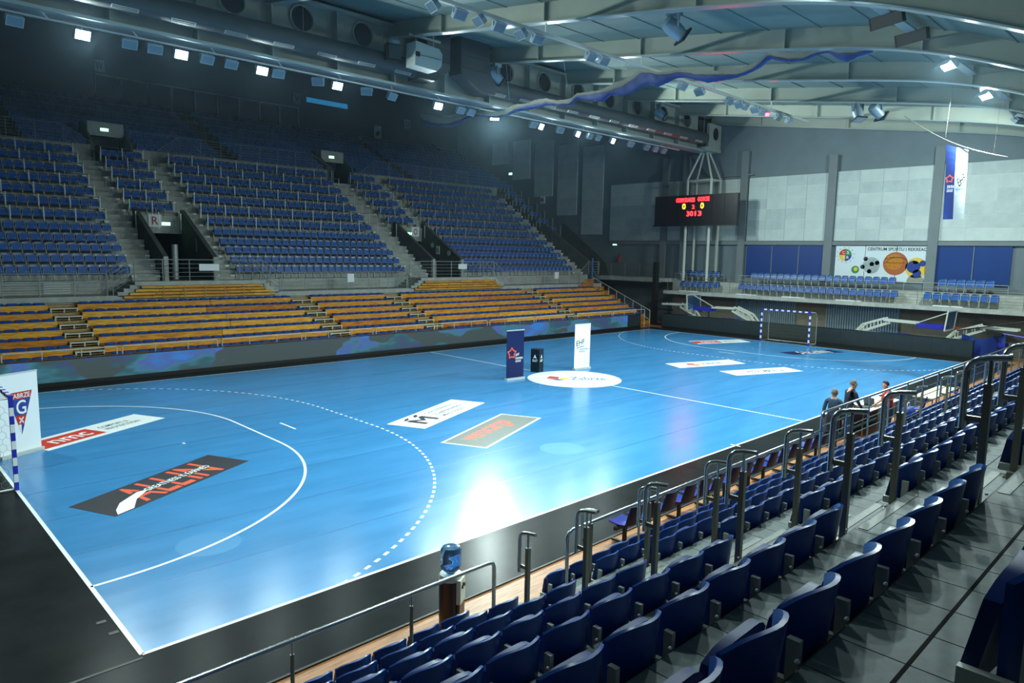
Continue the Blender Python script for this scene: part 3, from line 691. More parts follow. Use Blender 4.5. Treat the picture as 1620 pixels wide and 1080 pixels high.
# end flank wall of the stand
MB().prism([(27.2, 2.6), (28.6, 4.75), (33.2, 7.5), (34.2, 8.0), (34.2, 3.0)], 'x', 43.1, 43.35).build('flank_wall', 'concrete_dark', gs)
MB().prism([(33.0, 6.2), (50, 16.4), (50, 12), (33, 3)], 'x', 43.12, 43.3).build('flank_wall', 'concrete_dark', gs)
B(43.12, 46.4, 28.6, 34.2, 2.6, 3.5).build('flank_landing', 'concrete_dark', gs)
MB().prism([(28.6, 3.0), (29.2, 4.6), (34.4, 8.2), (34.4, 3.0)], 'x', 46.2, 46.4).build('flank_wall', 'concrete_dark', gs)
# aisle half steps, number plates
AISLES = ((8.3, 9.6), (12.45, 13.45), (25.2, 26.75), (29.65, 30.25), (41.75, 43.0))
for a, c in AISLES:
    for r in range(11):
        dz = ROWZ[r+1]-ROWZ[r]; y1 = ROWY[r+1]-.42
        B(a, c, y1-.3, y1, ROWZ[r]-.05, ROWZ[r]+dz/2).build('aisle_step', 'concrete', gs)
        for xx in (a-.02, c-.2): B(xx, xx+.22, y1-.305, y1-.295, ROWZ[r]+dz/2-.10, ROWZ[r]+dz/2).build('number_plate', 'white', gs)
# back wall windows and signs
for k in range(9):
    x0 = 12.3+1.77*k; x1 = x0+1.77
    wn = struct(B(x0+.08, x1-.08, 49.88, 50, 15.78, 17.55).build('window_%d' % (k+1), 'glass'))
    fr = MB(); fr.box(x0, x0+.08, 49.8, 50, 15.7, 17.65); fr.box(x1-.08, x1, 49.8, 50, 15.7, 17.65); fr.box(x0, x1, 49.8, 50, 15.7, 15.8); fr.box(x0, x1, 49.8, 50, 17.55, 17.65); fr.build('window_frame', 'wall_grey', wn)
struct(B(29.1, 33.2, 49.9, 50, 18.3, 18.7).build('window_10', 'slit'))
for s_, x, z in (('W', 12.63, 17.8), ('V', 28.09, 17.98), ('U', 39.93, 17.4)):
    t = thing('letter_sign', 'pale board with a dark letter %s on the dark back wall' % s_, 'sign', (x, 49.8, z)); B(x-.36, x+.36, 49.84, 50, z, z+.85).build('plate', 'wall_grey', t)
    text(s_, (x-.22, 49.83, z+.16), (.44, 0, 0), (0, 0, .55), (0, -1, 0), .006, 'lettering', 'black', t)
t = thing('poster', 'white notice with a running figure on the dark back wall', 'notice', (36.44, 49.8, 16)); B(36.05, 36.85, 49.86, 49.95, 15.9, 17.2).build('sheet', 'panel', t); MB().obox((36.45, 49.83, 16.5), (.2, 0, .1), (0, .01, 0), (-.05, 0, .18)).build('figure', 'wall_dark', t)
# ================================================================== far seats
def far_seat_parts():
    back = MB(); back.shell(lambda u, v: ((u-.5)*.42*(1-.10*v**6), -.04*(1-(2*u-1)**2)*0+.03*(2*u-1)**2*-1+.05*v, .43+.37*v-.03*abs(2*u-1)**3*v), 4, 2, -.03)
    pan = MB(); pan.shell(lambda u, v: ((u-.5)*.38, -.16+.08*v, .40+.30*v), 2, 2, .03)
    fr = MB(); a = .19
    fr.tube([(-a, -.215, .38), (-a, -.165, .70), (a, -.165, .70), (a, -.215, .38)], .013, 4); fr.box(-.235, -.215, -.12, .02, .05, .52)
    fr.box(.10, .13, -.215, -.2, .46, .49)
    return back, pan, fr
FB, FP, FF = far_seat_parts()
fme = (FB.mesh('backrest', 'seat_far', True), FP.mesh('seat_pan', 'seat_far_pan'), FF.mesh('seat_frame', 'galv_pale'))
seats = []
REF = {'left block': 'R', 'block above R': 'R', 'middle block': 'R', 'block above O': 'O', 'right block': 'O', 'corner block': 'O'}
blocks = [('left block', -3.0, 8.24, range(12)), ('block above R', 9.65, 12.3, range(6, 12)), ('middle block', 13.5, 25.15, range(12)), ('block above O', 26.7, 29.3, range(6, 12)), ('right block', 30.3, 41.7, range(12))]
nth = ['first', 'second', 'third', 'fourth', 'fifth', 'sixth', 'seventh', 'eighth', 'ninth', 'tenth', 'eleventh', 'twelfth', 'thirteenth', 'fourteenth', 'fifteenth', 'sixteenth', 'seventeenth', 'eighteenth', 'nineteenth', 'twentieth'] + ['%d%s' % (q, {1: 'st', 2: 'nd', 3: 'rd'}.get(q % 10, 'th')) for q in range(21, 45)]
ordn = ['first', 'second', 'third', 'fourth', 'fifth', 'sixth', 'seventh', 'eighth', 'ninth', 'tenth', 'eleventh', 'top']
for bn, a, c, rr in blocks:
    for r in rr:
        n = int((c-a)/.47); 
        for k in range(n):
            x = c-.24-.47*k if bn == 'left block' else a+.24+.47*k
            if x < 1.0: continue
            seats.append((x, ROWY[r]-.05, ROWZ[r], bn, r, k))
for r in range(6, 12):
    for k in range(3): seats.append((43.6+.47*k, ROWY[r]-.05, ROWZ[r], 'corner block', r, k))
seats.sort(key=lambda p: (p[0]+2.57)**2+(p[1]+9.45)**2+(p[2]-5.3)**2)
for x, y, z, bn, r, k in seats[:300]:
    t = thing('stadium_seat', 'framed blue seat, far %s, %s row, %s from tunnel %s aisle' % (bn, ordn[r], nth[k], REF[bn]), 'seat', (x, y, z), 'blue seats of the far stand')
    for nm, me in zip(('backrest', 'seat_pan', 'seat_frame'), fme): inst(nm, me, t)
rb, rp, rf = MB(), MB(), MB()
low = [q[:3] for q in seats[300:]]
ub = []
for u, (y, z) in enumerate(UP):
    x = .6
    while x < 45.5:
        if not any(a-.3 < x < c+.3 for a, c in ((9.4, 11.8), (25.4, 27.7))) or u >= 3:
            if not any(a < x < c for a, c in ((17.2, 18.6), (32.6, 33.8), (5.0, 6.1))): ub.append((x, y-.05, z))
        x += .47
for (x, y, z) in low+ub:
    for m, src in ((rb, FB), (rp, FP), (rf, FF)): m.add([(a+x, b+y, c+z) for a, b, c in src.v], src.f)
t = thing('stadium_seats', 'remaining blue seats filling the upper and farther rows of the far stand', 'seats', (20, 38, 8), 'blue seats of the far stand'); t['kind'] = 'stuff'
for m, nm, mm in ((rb, 'backrests', 'seat_far'), (rp, 'seat_pans', 'seat_far_pan'), (rf, 'seat_frames', 'galv_pale')):
    o = m.build(nm, mm, t); o['kind'] = 'stuff'
# ================================================================== railings
def railing(name, label, group, pts, h, bars, post=1.35, r=.022, rb_=.012, mat='galv', end=True, panel=None):
    P = [Vector(p) for p in pts]; L = sum((b-a).length for a, b in zip(P, P[1:]))
    t = thing(name, label, 'railing', tuple(P[0]), group)
    up = Vector((0, 0, 1))
    MB().tube([p+up*h for p in P], r, 6).build('top_rail', mat, t)
    for k in range(bars):
        z = h*(k+1)/(bars+1); MB().tube([p+up*z for p in P], rb_, 4).build('bar', mat, t)
    pl = (P[0]+P[1])/2
    for a, b in zip(P, P[1:]):
        n = max(1, round((b-a).length/post))
        for k in range(n+1): p = a.lerp(b, k/n); MB().tube([p, p+up*h], r, 6).build('post', mat, t)
    return t
G = 'steel railings of the far stand'
for x0, x1, z, w_ in ((-4, 6.7, 2.95, 'beside the left block'), (15.3, 23.7, 2.95, 'between the two tunnel platforms'), (32.3, 40.6, 2.95, 'before the right block')):
    railing('promenade_railing', 'long metal railing on the lower promenade '+w_, G, [(x0, 27.28, z), (x1, 27.28, z)], 1.03, 4)
for a, c, w_ in ((7.9, 14.25, 'with the letter R'), (24.75, 31.2, 'with the letter O')):
    railing('platform_railing', 'metal railing on the platform before the tunnel '+w_, G, [(a, 27.28, 3.6), (c, 27.28, 3.6)], 1.05, 4)
    for y in (27.3, 28.4):
        for s, x in ((-1, a), (1, c)): railing('stair_railing', 'sloping stair railing, %s side, %s row, platform of tunnel %s' % ('near goal' if s < 0 else 'end wall', 'front' if y < 28 else 'rear', w_[-1]), G, [(x, y, 3.6), (x+s*.95, y, 2.95)], 1.05, 4, .9)
    for r in range(2): pass
railing('promenade_railing', 'metal railing along the concrete bridge to the end wall', G, [(44.0, 28.3, 3.55), (44.0, 22.6, 3.55)], 1.1, 6, mat='steel_dark')
railing('stair_railing', 'sloping railing at the end aisle beside the flank wall', G, [(40.6, 27.3, 2.95), (41.6, 27.3, 3.7), (42.9, 27.3, 3.7)], 1.0, 4, 1.0)
for r in range(5, 12):
    for bn, a, c in (('left block', 1.2, 8.2), ('block above R', 9.65, 12.0), ('middle block', 13.5, 25.1), ('block above O', 26.7, 29.2), ('right block', 30.3, 41.7), ('corner block', 43.5, 45.2)):
        if r == 5 and 'tunnel' in bn or r == 5 and bn == 'corner block': continue
        p0 = (a, ROWY[r]-.38, ROWZ[r]); t = thing('row_rail', 'thin crush rail before the %s row, far stand %s' % (ordn[r], bn), 'railing', p0, 'crush rails of the far stand')
        MB().tube([(a, p0[1], p0[2]+.88), (c, p0[1], p0[2]+.88)], .016, 4).build('rail_bar', 'steel_dark', t)
        n = max(1, round((c-a)/1.42))
        for k in range(n+1): B(a+(c-a)*k/n-.022, a+(c-a)*k/n+.022, p0[1]-.02, p0[1]+.02, p0[2]-.02, p0[2]+.9).build('post', 'galv_pale', t)
for x0, x1, w_ in ((14.6, 24.2, 'above the middle block'), (29.6, 39.6, 'above the right block'), (1.0, 8.0, 'above the left block')):
    railing('upper_railing', 'metal railing on the upper tier parapet '+w_, G, [(x0, 40.05, 11.35), (x1, 40.05, 11.35)], 1.05, 5)
for x, s in ((14.6, -1), (24.2, 1), (8.0, 1), (29.6, -1)):
    railing('stair_railing', 'sloping stair railing on the upper tier parapet '+{14.6: 'right of the letter R doorway', 24.2: 'left of the second doorway', 8.0: 'left of the first doorway', 29.6: 'right of the second doorway'}[x], G, [(x, 40.05, 11.35), (x+s*1.5, 39.6, 10.3)], 1.05, 5, 1.5)
for u in (2, 4, 6, 8):
    y, z = UP[u]; railing('upper_row_rail', 'thin metal rail along the upper tier beside the first doorway, row %s' % ordn[u], G, [(2.0 if u > 3 else 12.2, y-.4, z), (24, y-.4, z)], .85, 0, 3, .016)
# papers hung on the rails
for x, z, w_, h_, lb_ in ((10.9, 4.1, 1.0, .34, 'wide white notice tied to the platform railing before the letter R tunnel'), (19.41, 3.4, .45, .5, 'white notice on the promenade railing below the middle block'), (27.9, 4.15, .75, .34, 'wide white notice tied to the platform railing before the letter O tunnel'), (37.5, 3.4, .45, .5, 'white notice on the promenade railing below the right block')):
    tag(B(x, x+w_, 27.22, 27.25, z, z+h_).build('notice_sheet', 'white'), lb_, 'notice')
# ================================================================== end balcony
bal = thing('end_balcony', 'concrete balcony with blue seats along the end wall', 'balcony', (45.2, 10, 2.4))
B(43.9, 46.24, -1.5, 21.6, 2.42, 2.62).build('floor_slab', 'concrete', bal); B(43.85, 43.95, -1.5, 21.6, 2.40, 2.66).build('edge_beam', 'concrete', bal)
B(45.1, 46.24, -1.5, 21.6, 2.62, 3.42).build('raised_tier', 'concrete', bal)
B(44.0, 46.24, 21.6, 28.55, 3.28, 3.55).build('bridge_slab', 'concrete', bal); B(43.95, 44.05, 22, 28.6, 3.24, 3.56).build('bridge_edge', 'concrete', bal)
B(44.2, 46.24, -7, -1.5, 3.3, 3.6).build('side_slab', 'concrete', bal); B(44.6, 46.2, -2.2, -1.5, 0, 3.3).build('pier', 'concrete_dark', bal)
GB = 'blue seats on the end balcony'
def brow(y0, y1, x, z, lb_):
    n = int(round((y0-y1)/.485))
    for k in range(n):
        t = thing('stadium_seat', lb_ % nth[k], 'seat', (x, y0-.25-.485*k, z), GB, R(-90))
        for nm, me in zip(('backrest', 'seat_pan', 'seat_frame'), fme): inst(nm, me, t)
for (l, u) in zip(((20.69, 17.3), (15.8, 5.2), (3.75, 0)), ((21.2, 17.8), (15.3, 5.6), (3.25, .4))):
    nm = {20.69: 'by the scoreboard', 15.8: 'below the mural', 3.75: 'below the lone blue panel'}[l[0]]
    brow(l[0], l[1], 44.75, 2.62, 'blue balcony seat, front row '+nm+', %s from the bleacher side'); brow(u[0], u[1], 45.7, 3.42, 'blue balcony seat, back row '+nm+', %s from the bleacher side')
railing('balcony_railing', 'thin metal railing along the end balcony edge', 'balcony railings', [(43.95, 21.3, 2.62), (43.95, -1.4, 2.62)], 1.0, 5, 1.8, .016, .008, 'steel_dark')
for y0, y1, w_ in ((16, 5, 'behind the long front row'), (3.9, -.4, 'behind the short front row'), (21.4, 17.2, 'behind the row by the scoreboard')):
    railing('balcony_railing', 'metal railing on the raised balcony tier '+w_, 'balcony railings', [(45.15, y0, 3.42), (45.15, y1, 3.42)], .55, 1, 2.2, .018, .01)
for q_, y0 in enumerate((20.3, 15.6, 12.2, 8.6, 3.0)): tag(B(43.98, 44.3, y0-1.5, y0, 2.64, 2.70).build('white_board', 'white'), 'white board lying along the balcony edge, %s from the bleacher side' % nth[q_], 'board', 'white boards on the balcony edge')
# ================================================================== near tiled stand
def yi(i): return -3.1-.885*i
def T(i): return .527*i
ns = thing('tiled_grandstand', 'dark tiled near stand stepping down to the court', 'grandstand', (14, -8, 0))
NX0, NX1 = -7.0, 44.0
for i in range(1, 8):
    B(NX0, NX1, -12.9 if i == 7 else yi(i)-.02, yi(i-1), T(i)-.7 if i > 1 else -.02, T(i)-.012).build('terrace_step', 'grout', ns)
    B(NX0, NX1, yi(i-1), yi(i-1)+.012, T(i-1), T(i)-.012).build('riser', 'concrete_dark', ns)
B(NX0, -1.75, -12.9, yi(7), T(7)-.7, T(8)-.012).build('terrace_step', 'grout', ns)
# tiles
TW = .31
tcache = {}
def tile_mesh(dy, m):
    k = (round(dy, 3), m)
    if k not in tcache: tcache[k] = MB().box(.004, TW-.004, .004, dy-.004, -.012, 0).mesh('tile', m)
    return tcache[k]
cand = []
for i in range(1, 8):
    edges = [yi(i-1), yi(i-1)-.285, yi(i-1)-.585, yi(i)-(.0 if i < 7 else .0)]
    if i == 7: edges = [yi(6), -8.69, -9.0, -9.31, -9.62, -9.93]
    x = -1.6+.062*i
    while x < 22:
        for a, c in zip(edges, edges[1:]): cand.append((x, c, T(i), a-c, i))
        x += TW
nl = wloc(ns)
def tsize(t):
    d = (t[0]+2.567)**2+(t[1]+9.45)**2+(t[2]-5.27)**2
    return d if t[0] > -.9 else d+4
cand.sort(key=tsize)
for t in cand[:300]:
    inst('tile', tile_mesh(t[3], random.choice(['tile', 'tile', 'tile2'])), ns, (t[0]-nl[0], t[1]-nl[1], t[2]-nl[2]))
rt_ = MB()
for t in cand[300:]: rt_.box(t[0]+.004, t[0]+TW-.004, t[1]+.004, t[1]+t[3]-.004, t[2]-.012, t[2])
o = rt_.build('tiles', 'tile2', ns); o['kind'] = 'stuff'
B(-3, 30, -8.7, -8.684, T(7)-.002, T(7)+.0015).build('expansion_joint', 'joint', ns)
# aisles with intermediate steps
AX = ((3.12, 4.42), (16.6, 18.2))
for a, c in AX:
    for i in range(0, 7):
        for s in range(2):
            z1 = T(i)+.176*(2-s)-.001; y1 = yi(i)+.27*(s+1)
            B(a, c, yi(i)+.012, y1, T(i)-.01, z1).build('aisle_step', 'tile', ns)
            B(a+.03, c-.03, y1-.075, y1-.015, z1-.002, z1+.004).build('nosing_strip', 'nosing', ns)
        B(a+.03, c-.03, yi(i)-.09, yi(i)-.02, T(i+1)-.002, T(i+1)+.004).build('nosing_strip', 'nosing', ns)
# ---- near seats
def near_parts():
    back = MB()
    def bk(u, v):
        e = 2*u-1
        zt = .77-.075*abs(e)**3.2-.0*e
        z = .33+(zt-.33)*v
        return ((u-.5)*.455*(1-.06*(1-v)), .12*e*e*(.5+.5*v)-.06*v+.05, z)
    back.shell(bk, 10, 6, .022)
    pan = MB()
    def pn(u, v):
        e = 2*u-1; zt = .695-.07*abs(e)**3
        return ((u-.5)*.43, .13+.05*(1-v)+.035*(1-e*e)*math.sin(math.pi*v)+.03*e*e, .36+(zt-.36)*v)
    pan.shell(pn, 8, 6, .045)
    br = MB(); br.box(-.262, -.230, -.005, .05, .05, .60); br.box(-.262, -.232, .0, .2, .36, .42)
    bolt = MB().lathe([(.009, 0), (.012, .006), (.007, .014)], (.2, -.012, .53), 6)
    return back, pan, br, bolt
NB = near_parts()
nme = (NB[0].mesh('backrest', 'seat_near', True), NB[1].mesh('seat_pan', 'seat_pan', True), NB[2].mesh('bracket', 'bracket'), NB[3].mesh('bolt', 'white'))
PIT = .492
near = []
nth = ['first', 'second', 'third', 'fourth', 'fifth', 'sixth', 'seventh', 'eighth', 'ninth', 'tenth', 'eleventh', 'twelfth', 'thirteenth', 'fourteenth', 'fifteenth', 'sixteenth', 'seventeenth', 'eighteenth', 'nineteenth', 'twentieth', '21st', '22nd', '23rd', '24th', '25th', '26th', '27th', '28th', '29th', '30th']
for i in range(0, 7):
    for k in range(10):
        x = 3.06-.246-PIT*k
        if x > -1.6+.25*i*0: near.append((x, i, 'first near block', 'first stair', k))
    for k in range(24): near.append((4.5+.246+PIT*k, i, 'second near block', 'first stair', k))
    for k in range(24):
        if i < 5: near.append((18.4+.246+PIT*k, i, 'third near block', 'second stair', k))
near += [(-.28+.246+PIT*q, 7, 'first near block', 'platform edge', q) for q in range(3)]
vis = []
for t in near:      # keep those the photograph can show
    p = mw.inverted() @ Vector((t[0], yi(t[1]), T(t[1])+.7)); 
    if p.z > -.3: continue
    u_ = 810+1111.44*p.x/-p.z; v_ = 540-1111.44*p.y/-p.z
    if -300 < u_ < 2300 and v_ < 1600: vis.append(t+(0 if -60 < u_ < 1700 and v_ < 1250 else 1,))
vis.sort(key=lambda t: (t[5], (t[0]+2.57)**2+(yi(t[1])+9.45)**2))
print('near seats', len(vis))
rownm = ['front', 'second', 'third', 'fourth', 'fifth', 'sixth', 'seventh', 'rearmost']
near_stuff = [MB(), MB(), MB(), MB()]
for q, (x, i, bn, ref, k, inv_) in enumerate(vis):
    y = yi(i)+.03 if i < 7 else -9.19
    if q < 300:
        t = thing('tip_up_seat', 'dark blue tip-up seat, %s, %s row, %s from the %s' % (bn, rownm[i], nth[k], ref), 'seat', (x, y, T(i)), 'dark blue tip-up seats of the near stand', random.uniform(-.015, .015))
        for nm, me in zip(('backrest', 'seat_pan', 'bracket', 'bolt'), nme):
            o = inst(nm, me, t if nm != 'bolt' else bk_)
            if nm == 'backrest': bk_ = o
            if nm == 'seat_pan': o.rotation_euler = (random.uniform(-.03, .05), 0, 0)
    else:
        for m, src in zip(near_stuff, NB): m.add([(a+x, b+y, c+T(i)) for a, b, c in src.v], src.f)
if near_stuff[0].v:
    t = thing('tip_up_seats', 'remaining dark blue seats in the distant and rear rows of the near stand', 'seats', (24, -5, 1), 'dark blue tip-up seats of the near stand'); t['kind'] = 'stuff'
    for m, nm, mm in zip(near_stuff, ('backrests', 'seat_pans', 'brackets', 'bolts'), ('seat_near', 'seat_pan', 'bracket', 'white')): m.build(nm, mm, t, nm in ('backrests', 'seat_pans'))['kind'] = 'stuff'
# ---- hooked handrails on the aisles
def hook(x, i, lb_):
    z = T(i)+.351; y = yi(i)+.10
    t = thing('hooked_handrail', lb_, 'handrail', (x, y, z), 'hooked steel handrails on the stairs')
    B(x-.024, x+.024, y-.024, y+.024, z, z+.92).build('square_post', 'steel_dark', t)
    MB().tube([(x, y, z+.90), (x, y, z+1.08)], .014, 8).build('pin', 'steel', t, True)
    arc = [(x, y-.12, z+1.115), (x, y+.02, z+1.10)]+[(x, y+.04+.10*math.sin(a), z+.985+.105*math.cos(a)) for a in np.linspace(0, math.pi/2, 8)]+[(x, y+.14, z+.58)]
    MB().tube(arc, .023, 10).build('hook_tube', 'steel', t, True)
    B(x-.012, x+.012, y+.02, y+.13, z+.64, z+.68).build('brace', 'steel_dark', t)
    B(x-.06, x+.06, y-.07, y+.06, z, z+.012).build('foot_plate', 'steel_dark', t); B(x-.1, x-.03, y-.03, y+.03, z, z+.06).build('foot_block', 'steel_dark', t)
for i in range(1, 7):
    w_ = rownm[i]
    hook(3.17, i, 'hooked steel handrail post at the %s row, first stair, first block side' % w_); hook(4.33, i, 'hooked steel handrail post at the %s row, first stair, second block side' % w_)
    if i < 5: hook(16.75, i, 'hooked steel handrail post at the %s row, second stair, second block side' % w_); hook(18.05, i, 'hooked steel handrail post at the %s row, second stair, third block side' % w_)
# ---- front tube rail
fr = thing('front_rail', 'polished steel tube rail before the first near block', 'railing', (1, -3.16, .527))
yF = -3.16
MB().tube([(-5, yF, 1.35), (3.2, yF, 1.35), (3.27, yF, 1.33), (3.3, yF, 1.27), (3.3, yF, .53)], .027, 10).build('tube', 'steel', fr, True)
for x in (-3.9, -2.4, -.95, .52, 2.0): MB().tube([(x, yF, .53), (x, yF, 1.2)], .022, 8).build('post', 'steel_dark', fr, True); MB().tube([(x, yF, 1.2), (x, yF, 1.34)], .011, 8).build('pin', 'steel', fr)
fr = thing('front_rail', 'polished steel tube rail before the second near block', 'railing', (9, -3.16, .527))
MB().tube([(4.72, yF, .53), (4.72, yF, 1.27), (4.75, yF, 1.33), (4.82, yF, 1.36), (13.3, yF, 1.4)], .027, 10).build('tube', 'steel', fr, True)
for x in (6.45, 8.2, 9.95, 11.7): MB().tube([(x, yF, .53), (x, yF, 1.38)], .02, 8).build('post', 'steel', fr, True)
fr = thing('barred_railing', 'tall steel railing with horizontal bars behind the officials table', 'railing', (22, -3.16, .527))
MB().tube([(13.4, yF, .6), (13.4, yF, 1.80), (13.45, yF, 1.83), (43, yF, 1.83)], .03, 8).build('top_tube', 'steel', fr, True)
for z in (.75, 1.0, 1.25, 1.5): MB().tube([(13.4, yF, z), (43, yF, z)], .012, 6).build('bar', 'steel', fr)
x = 13.4
while x < 43: MB().tube([(x, yF, .53), (x, yF, 1.8)], .024, 8).build('post', 'steel', fr, True); x += 1.48
# ================================================================== floodlights
def flood(x, y, z, aim, lit, lb_, grp, yokeup=.3, mats=('lamp_body', 'lamp_glass'), w_=.5, h_=.34, power=1.0, spread=140, added_visor=0):
    t = thing('floodlight', lb_, 'floodlight', (x, y, z), grp)
    f = Vector(aim).normalized(); r_ = f.cross(Vector((0, 0, 1))).normalized(); u_ = r_.cross(f); c = Vector((x, y, z))
    hs = MB().obox(c, r_*w_/2, u_*h_/2, f*.07).build('housing', mats[0], t)
    fin = MB()
    for k in range(6): fin.obox(c-f*.1+r_*(w_*(k-2.5)/6), r_*.008, u_*h_*.45, f*.035)
    fin.build('cooling_fins', mats[0], hs)
    frm = MB()
    for s in (-1, 1): frm.obox(c+f*.075+u_*s*h_*.48, r_*w_/2, u_*.015, f*.012); frm.obox(c+f*.075+r_*s*w_*.485, r_*.015, u_*h_/2, f*.012)
    frm.build('rim', mats[0], hs)
    MB().obox(c+f*.074, r_*w_*.47, u_*h_*.46, f*.004).build('lens', 'lens_on' if lit == 1 else ('lens_red' if lit == 2 else mats[1]), t)
    if added_visor: MB().obox(c+u_*(h_/2+.012)+f*(.05+added_visor/2), r_*w_*.56, u_*.006, f*(added_visor/2+.03)).build('added_visor', mats[0], hs)  # unseen plate, added to cut the light reaching the upper far rows
    yk = MB(); top = c+Vector((0, 0, yokeup))
    for s in (-1, 1): yk.bar(c+r_*s*(w_/2+.02), c+r_*s*(w_/2+.02)+Vector((0, 0, yokeup*.6)), .03, .015)
    yk.bar(c-r_*(w_/2+.02)+Vector((0, 0, yokeup*.6)), c+r_*(w_/2+.02)+Vector((0, 0, yokeup*.6)), .03, .03); yk.bar(c+Vector((0, 0, yokeup*.6)), top, .03, .03)
    yk.build('yoke', mats[0], t)
    if lit == 1:
        L = bpy.data.lights.new('flood_beam', 'AREA'); L.shape = 'RECTANGLE'; L.size = w_*.9; L.size_y = h_*.9; L.energy = FLOOD_W*power; L.color = FLOOD_C; L.spread = R(spread)
        o = bpy.data.objects.new('flood_beam', L); col.objects.link(o); o.parent = t
        mm = Matrix((r_, u_, -f)).transposed().to_4x4(); o.matrix_local = Matrix.Translation(f*.085) @ mm
    return t
GF = 'floodlights under the far girder'
lr = thing('lamp_rail', 'pale lamp rail hung below the long girder', 'lamp rail', (16, 19.6, 12.85))
B(-6, 42, 19.53, 19.63, 12.82, 12.88).build('rail', 'galv_pale', lr)
for k in range(17): MB().bar((-5+2.8*k, 19.58, 12.85), (-5+2.8*k-.25, 19.4, 13.02), .05, .05).build('hanger', 'galv_pale', lr)
LGX = (4.4, 7.7, 10.9, 14.4, 20.1, 24.0, 27.6, 30.85, 34.3, -1.5)
for n_, x in enumerate(LGX):
    flood(x, 19.6, 12.58, (((.08*(20-x)/20 if x < 27 else .28), -1, -.48) if n_ != 5 else (-20, -26.6, -9.4)), 1, 'lit white floodlight under the long girder, %s from the near goal end' % nth[sorted(LGX).index(x)], 'lit floodlights under the long girder', .26, power=(.9, .5, .5, .4, .6, 1.1, .8, 1.0, 1.2, .9)[n_], spread=150 if n_ != 5 else 60)
UGX = (2.44, 5.92, 6.78, 8.68, 9.63, 11.63, 13.47, 15.95, 17.35, 27.0, 21.6, 22.3, 29.3, 32.05, 32.85, 36.3, 38.09, 39.13, 40.13)
for x in UGX:
    flood(x, 19.6, 12.6, (random.uniform(-.9, .7) if 11 < x < 18 else random.uniform(-.1, .1), -1, -.8), 0, 'unlit grey floodlight under the long girder, %s from the near goal end' % nth[sorted(UGX).index(x)], 'unlit floodlights under the long girder', .24)
mr_ = thing('lamp_rail', 'pale lamp rail running below the middle of the roof', 'lamp rail', (24, 9.4, 13.3))
B(3, 40, 9.33, 9.47, 13.28, 13.40).build('rail', 'galv_pale', mr_)
for xb in (5.2, 11.2, 17.2, 23.2, 29.2, 35.2): B(xb-.03, xb+.03, 9.37, 9.43, 13.4, zr(9.4)+.05).build('hanger', 'galv_pale', mr_)
for n_, x in enumerate((11.94, 13.04, 13.9, 14.81, 15.9, 16.74, 19.82, 20.62, 26.42, 27.91, 30.66, 31.75, 32.29, 33.46, 34.17, 36.11, 37.46)):
    sd = n_ in (0, 2, 4, 9, 11, 13)
    flood(x, 9.4, 13.08, (-1, .2, -.9) if sd else (0, -1, -.75), 0, 'unlit floodlight on the middle roof rail, %s from the near goal end' % nth[n_], 'unlit floodlights below the middle roof rail', .2)
flood(34.8, 9.4, 13.05, (-1, -.6, -.6), 2, 'small red lamp on the middle roof rail', None, .2, w_=.22, h_=.22)
nr_ = thing('lamp_rail', 'flat lamp rail under the low side of the roof', 'lamp rail', (24, -1.6, 12.2))
for xb in (5.2, 11.2, 17.2, 23.2, 29.2, 35.2): B(xb-.03, xb+.03, -1.64, -1.56, 12.2, 12.5).build('hanger', 'galv_pale', nr_)
B(3, 40, -1.75, -1.45, 12.28, 12.34).build('rail', 'galv_pale', nr_)
for q_, x in enumerate((19.9, 22.1)): flood(x, -1.6, 12.15, (-1, .35, -.35), 0, 'dark unlit floodlight on the low side rail, %s from the near goal end' % nth[q_], 'dark unlit floodlights on the low side rail', .2, ('lamp_black', 'black'), 1.05, .34)
flood(36.0, -1.6, 11.98, (-.2, 1, -.8), 0, 'grey unlit floodlight on the low side rail nearest the end wall', 'grey unlit floodlights on the low side rail', .3, w_=.5); flood(30.2, -1.6, 12.1, (-.2, 1, -.8), 0, 'grey unlit floodlight on the low side rail', 'grey unlit floodlights on the low side rail', .2, w_=.55)
for q_, (x, z) in enumerate(((4.2, 12.2), (10.3, 12.2), (15.5, 12.2), (26.1, 12.1), (31.4, 11.95), (37.2, 11.75))):
    flood(x, -1.6, z, (-.75 if 20 < x < 35 else (-.05 if x < 20 else .3), .58 if x < 35 else .8, -1), 1, 'lit white floodlight on the low side rail, %s from the near goal end' % nth[q_], 'lit floodlights on the low side rail', 12.3-z, w_=.6, h_=.34, spread=168, power=(.9, 1.9, 2.1, 2.8, 2.8, 1.9)[q_], added_visor=.19 if q_ < 5 else 0)
# moving heads and loudspeakers
def moving_head(x, y, z, ang, lb_, tilt=.6):
    t = thing('moving_head_lamp', lb_, 'stage lamp', (x, y, z), 'moving head lamps')
    B(x-.22, x+.22, y-.2, y+.2, z+.42, z+.6).build('base_box', 'lamp_body', t); MB().tube([(x, y, z+.6), (x, y, z+1.0)], .025, 6).build('clamp', 'steel_dark', t)
    b = MB(); c = Vector((x, y, z)); d = Vector((math.cos(ang)*math.cos(tilt), math.sin(ang)*math.cos(tilt), -math.sin(tilt)))
    b.tube([c-d*.42, c-d*.36, c-d*.1, c+d*.2, c+d*.42], [.14, .24, .29, .26, .22], 14); b.build('head', 'lamp_body', t, True)
    s = d.cross(Vector((0, 0, 1))).normalized(); uu = s.cross(d); MB().obox(c+d*.43, s*.33, uu*.26, d*.035).build('barn_frame', 'lamp_black', t); MB().obox(c+d*.47, s*.29, uu*.22, d*.01).build('front_glass', 'lamp_glass', t)
    yk = MB()
    for q in (-1, 1): yk.bar(c+s*.3*q, c+s*.3*q+Vector((0, 0, .45)), .1, .05)
    yk.build('yoke', 'lamp_body', t, True)
moving_head(19.1, 5.1, 13.1, R(-30), 'large white moving head lamp hanging above the centre circle')
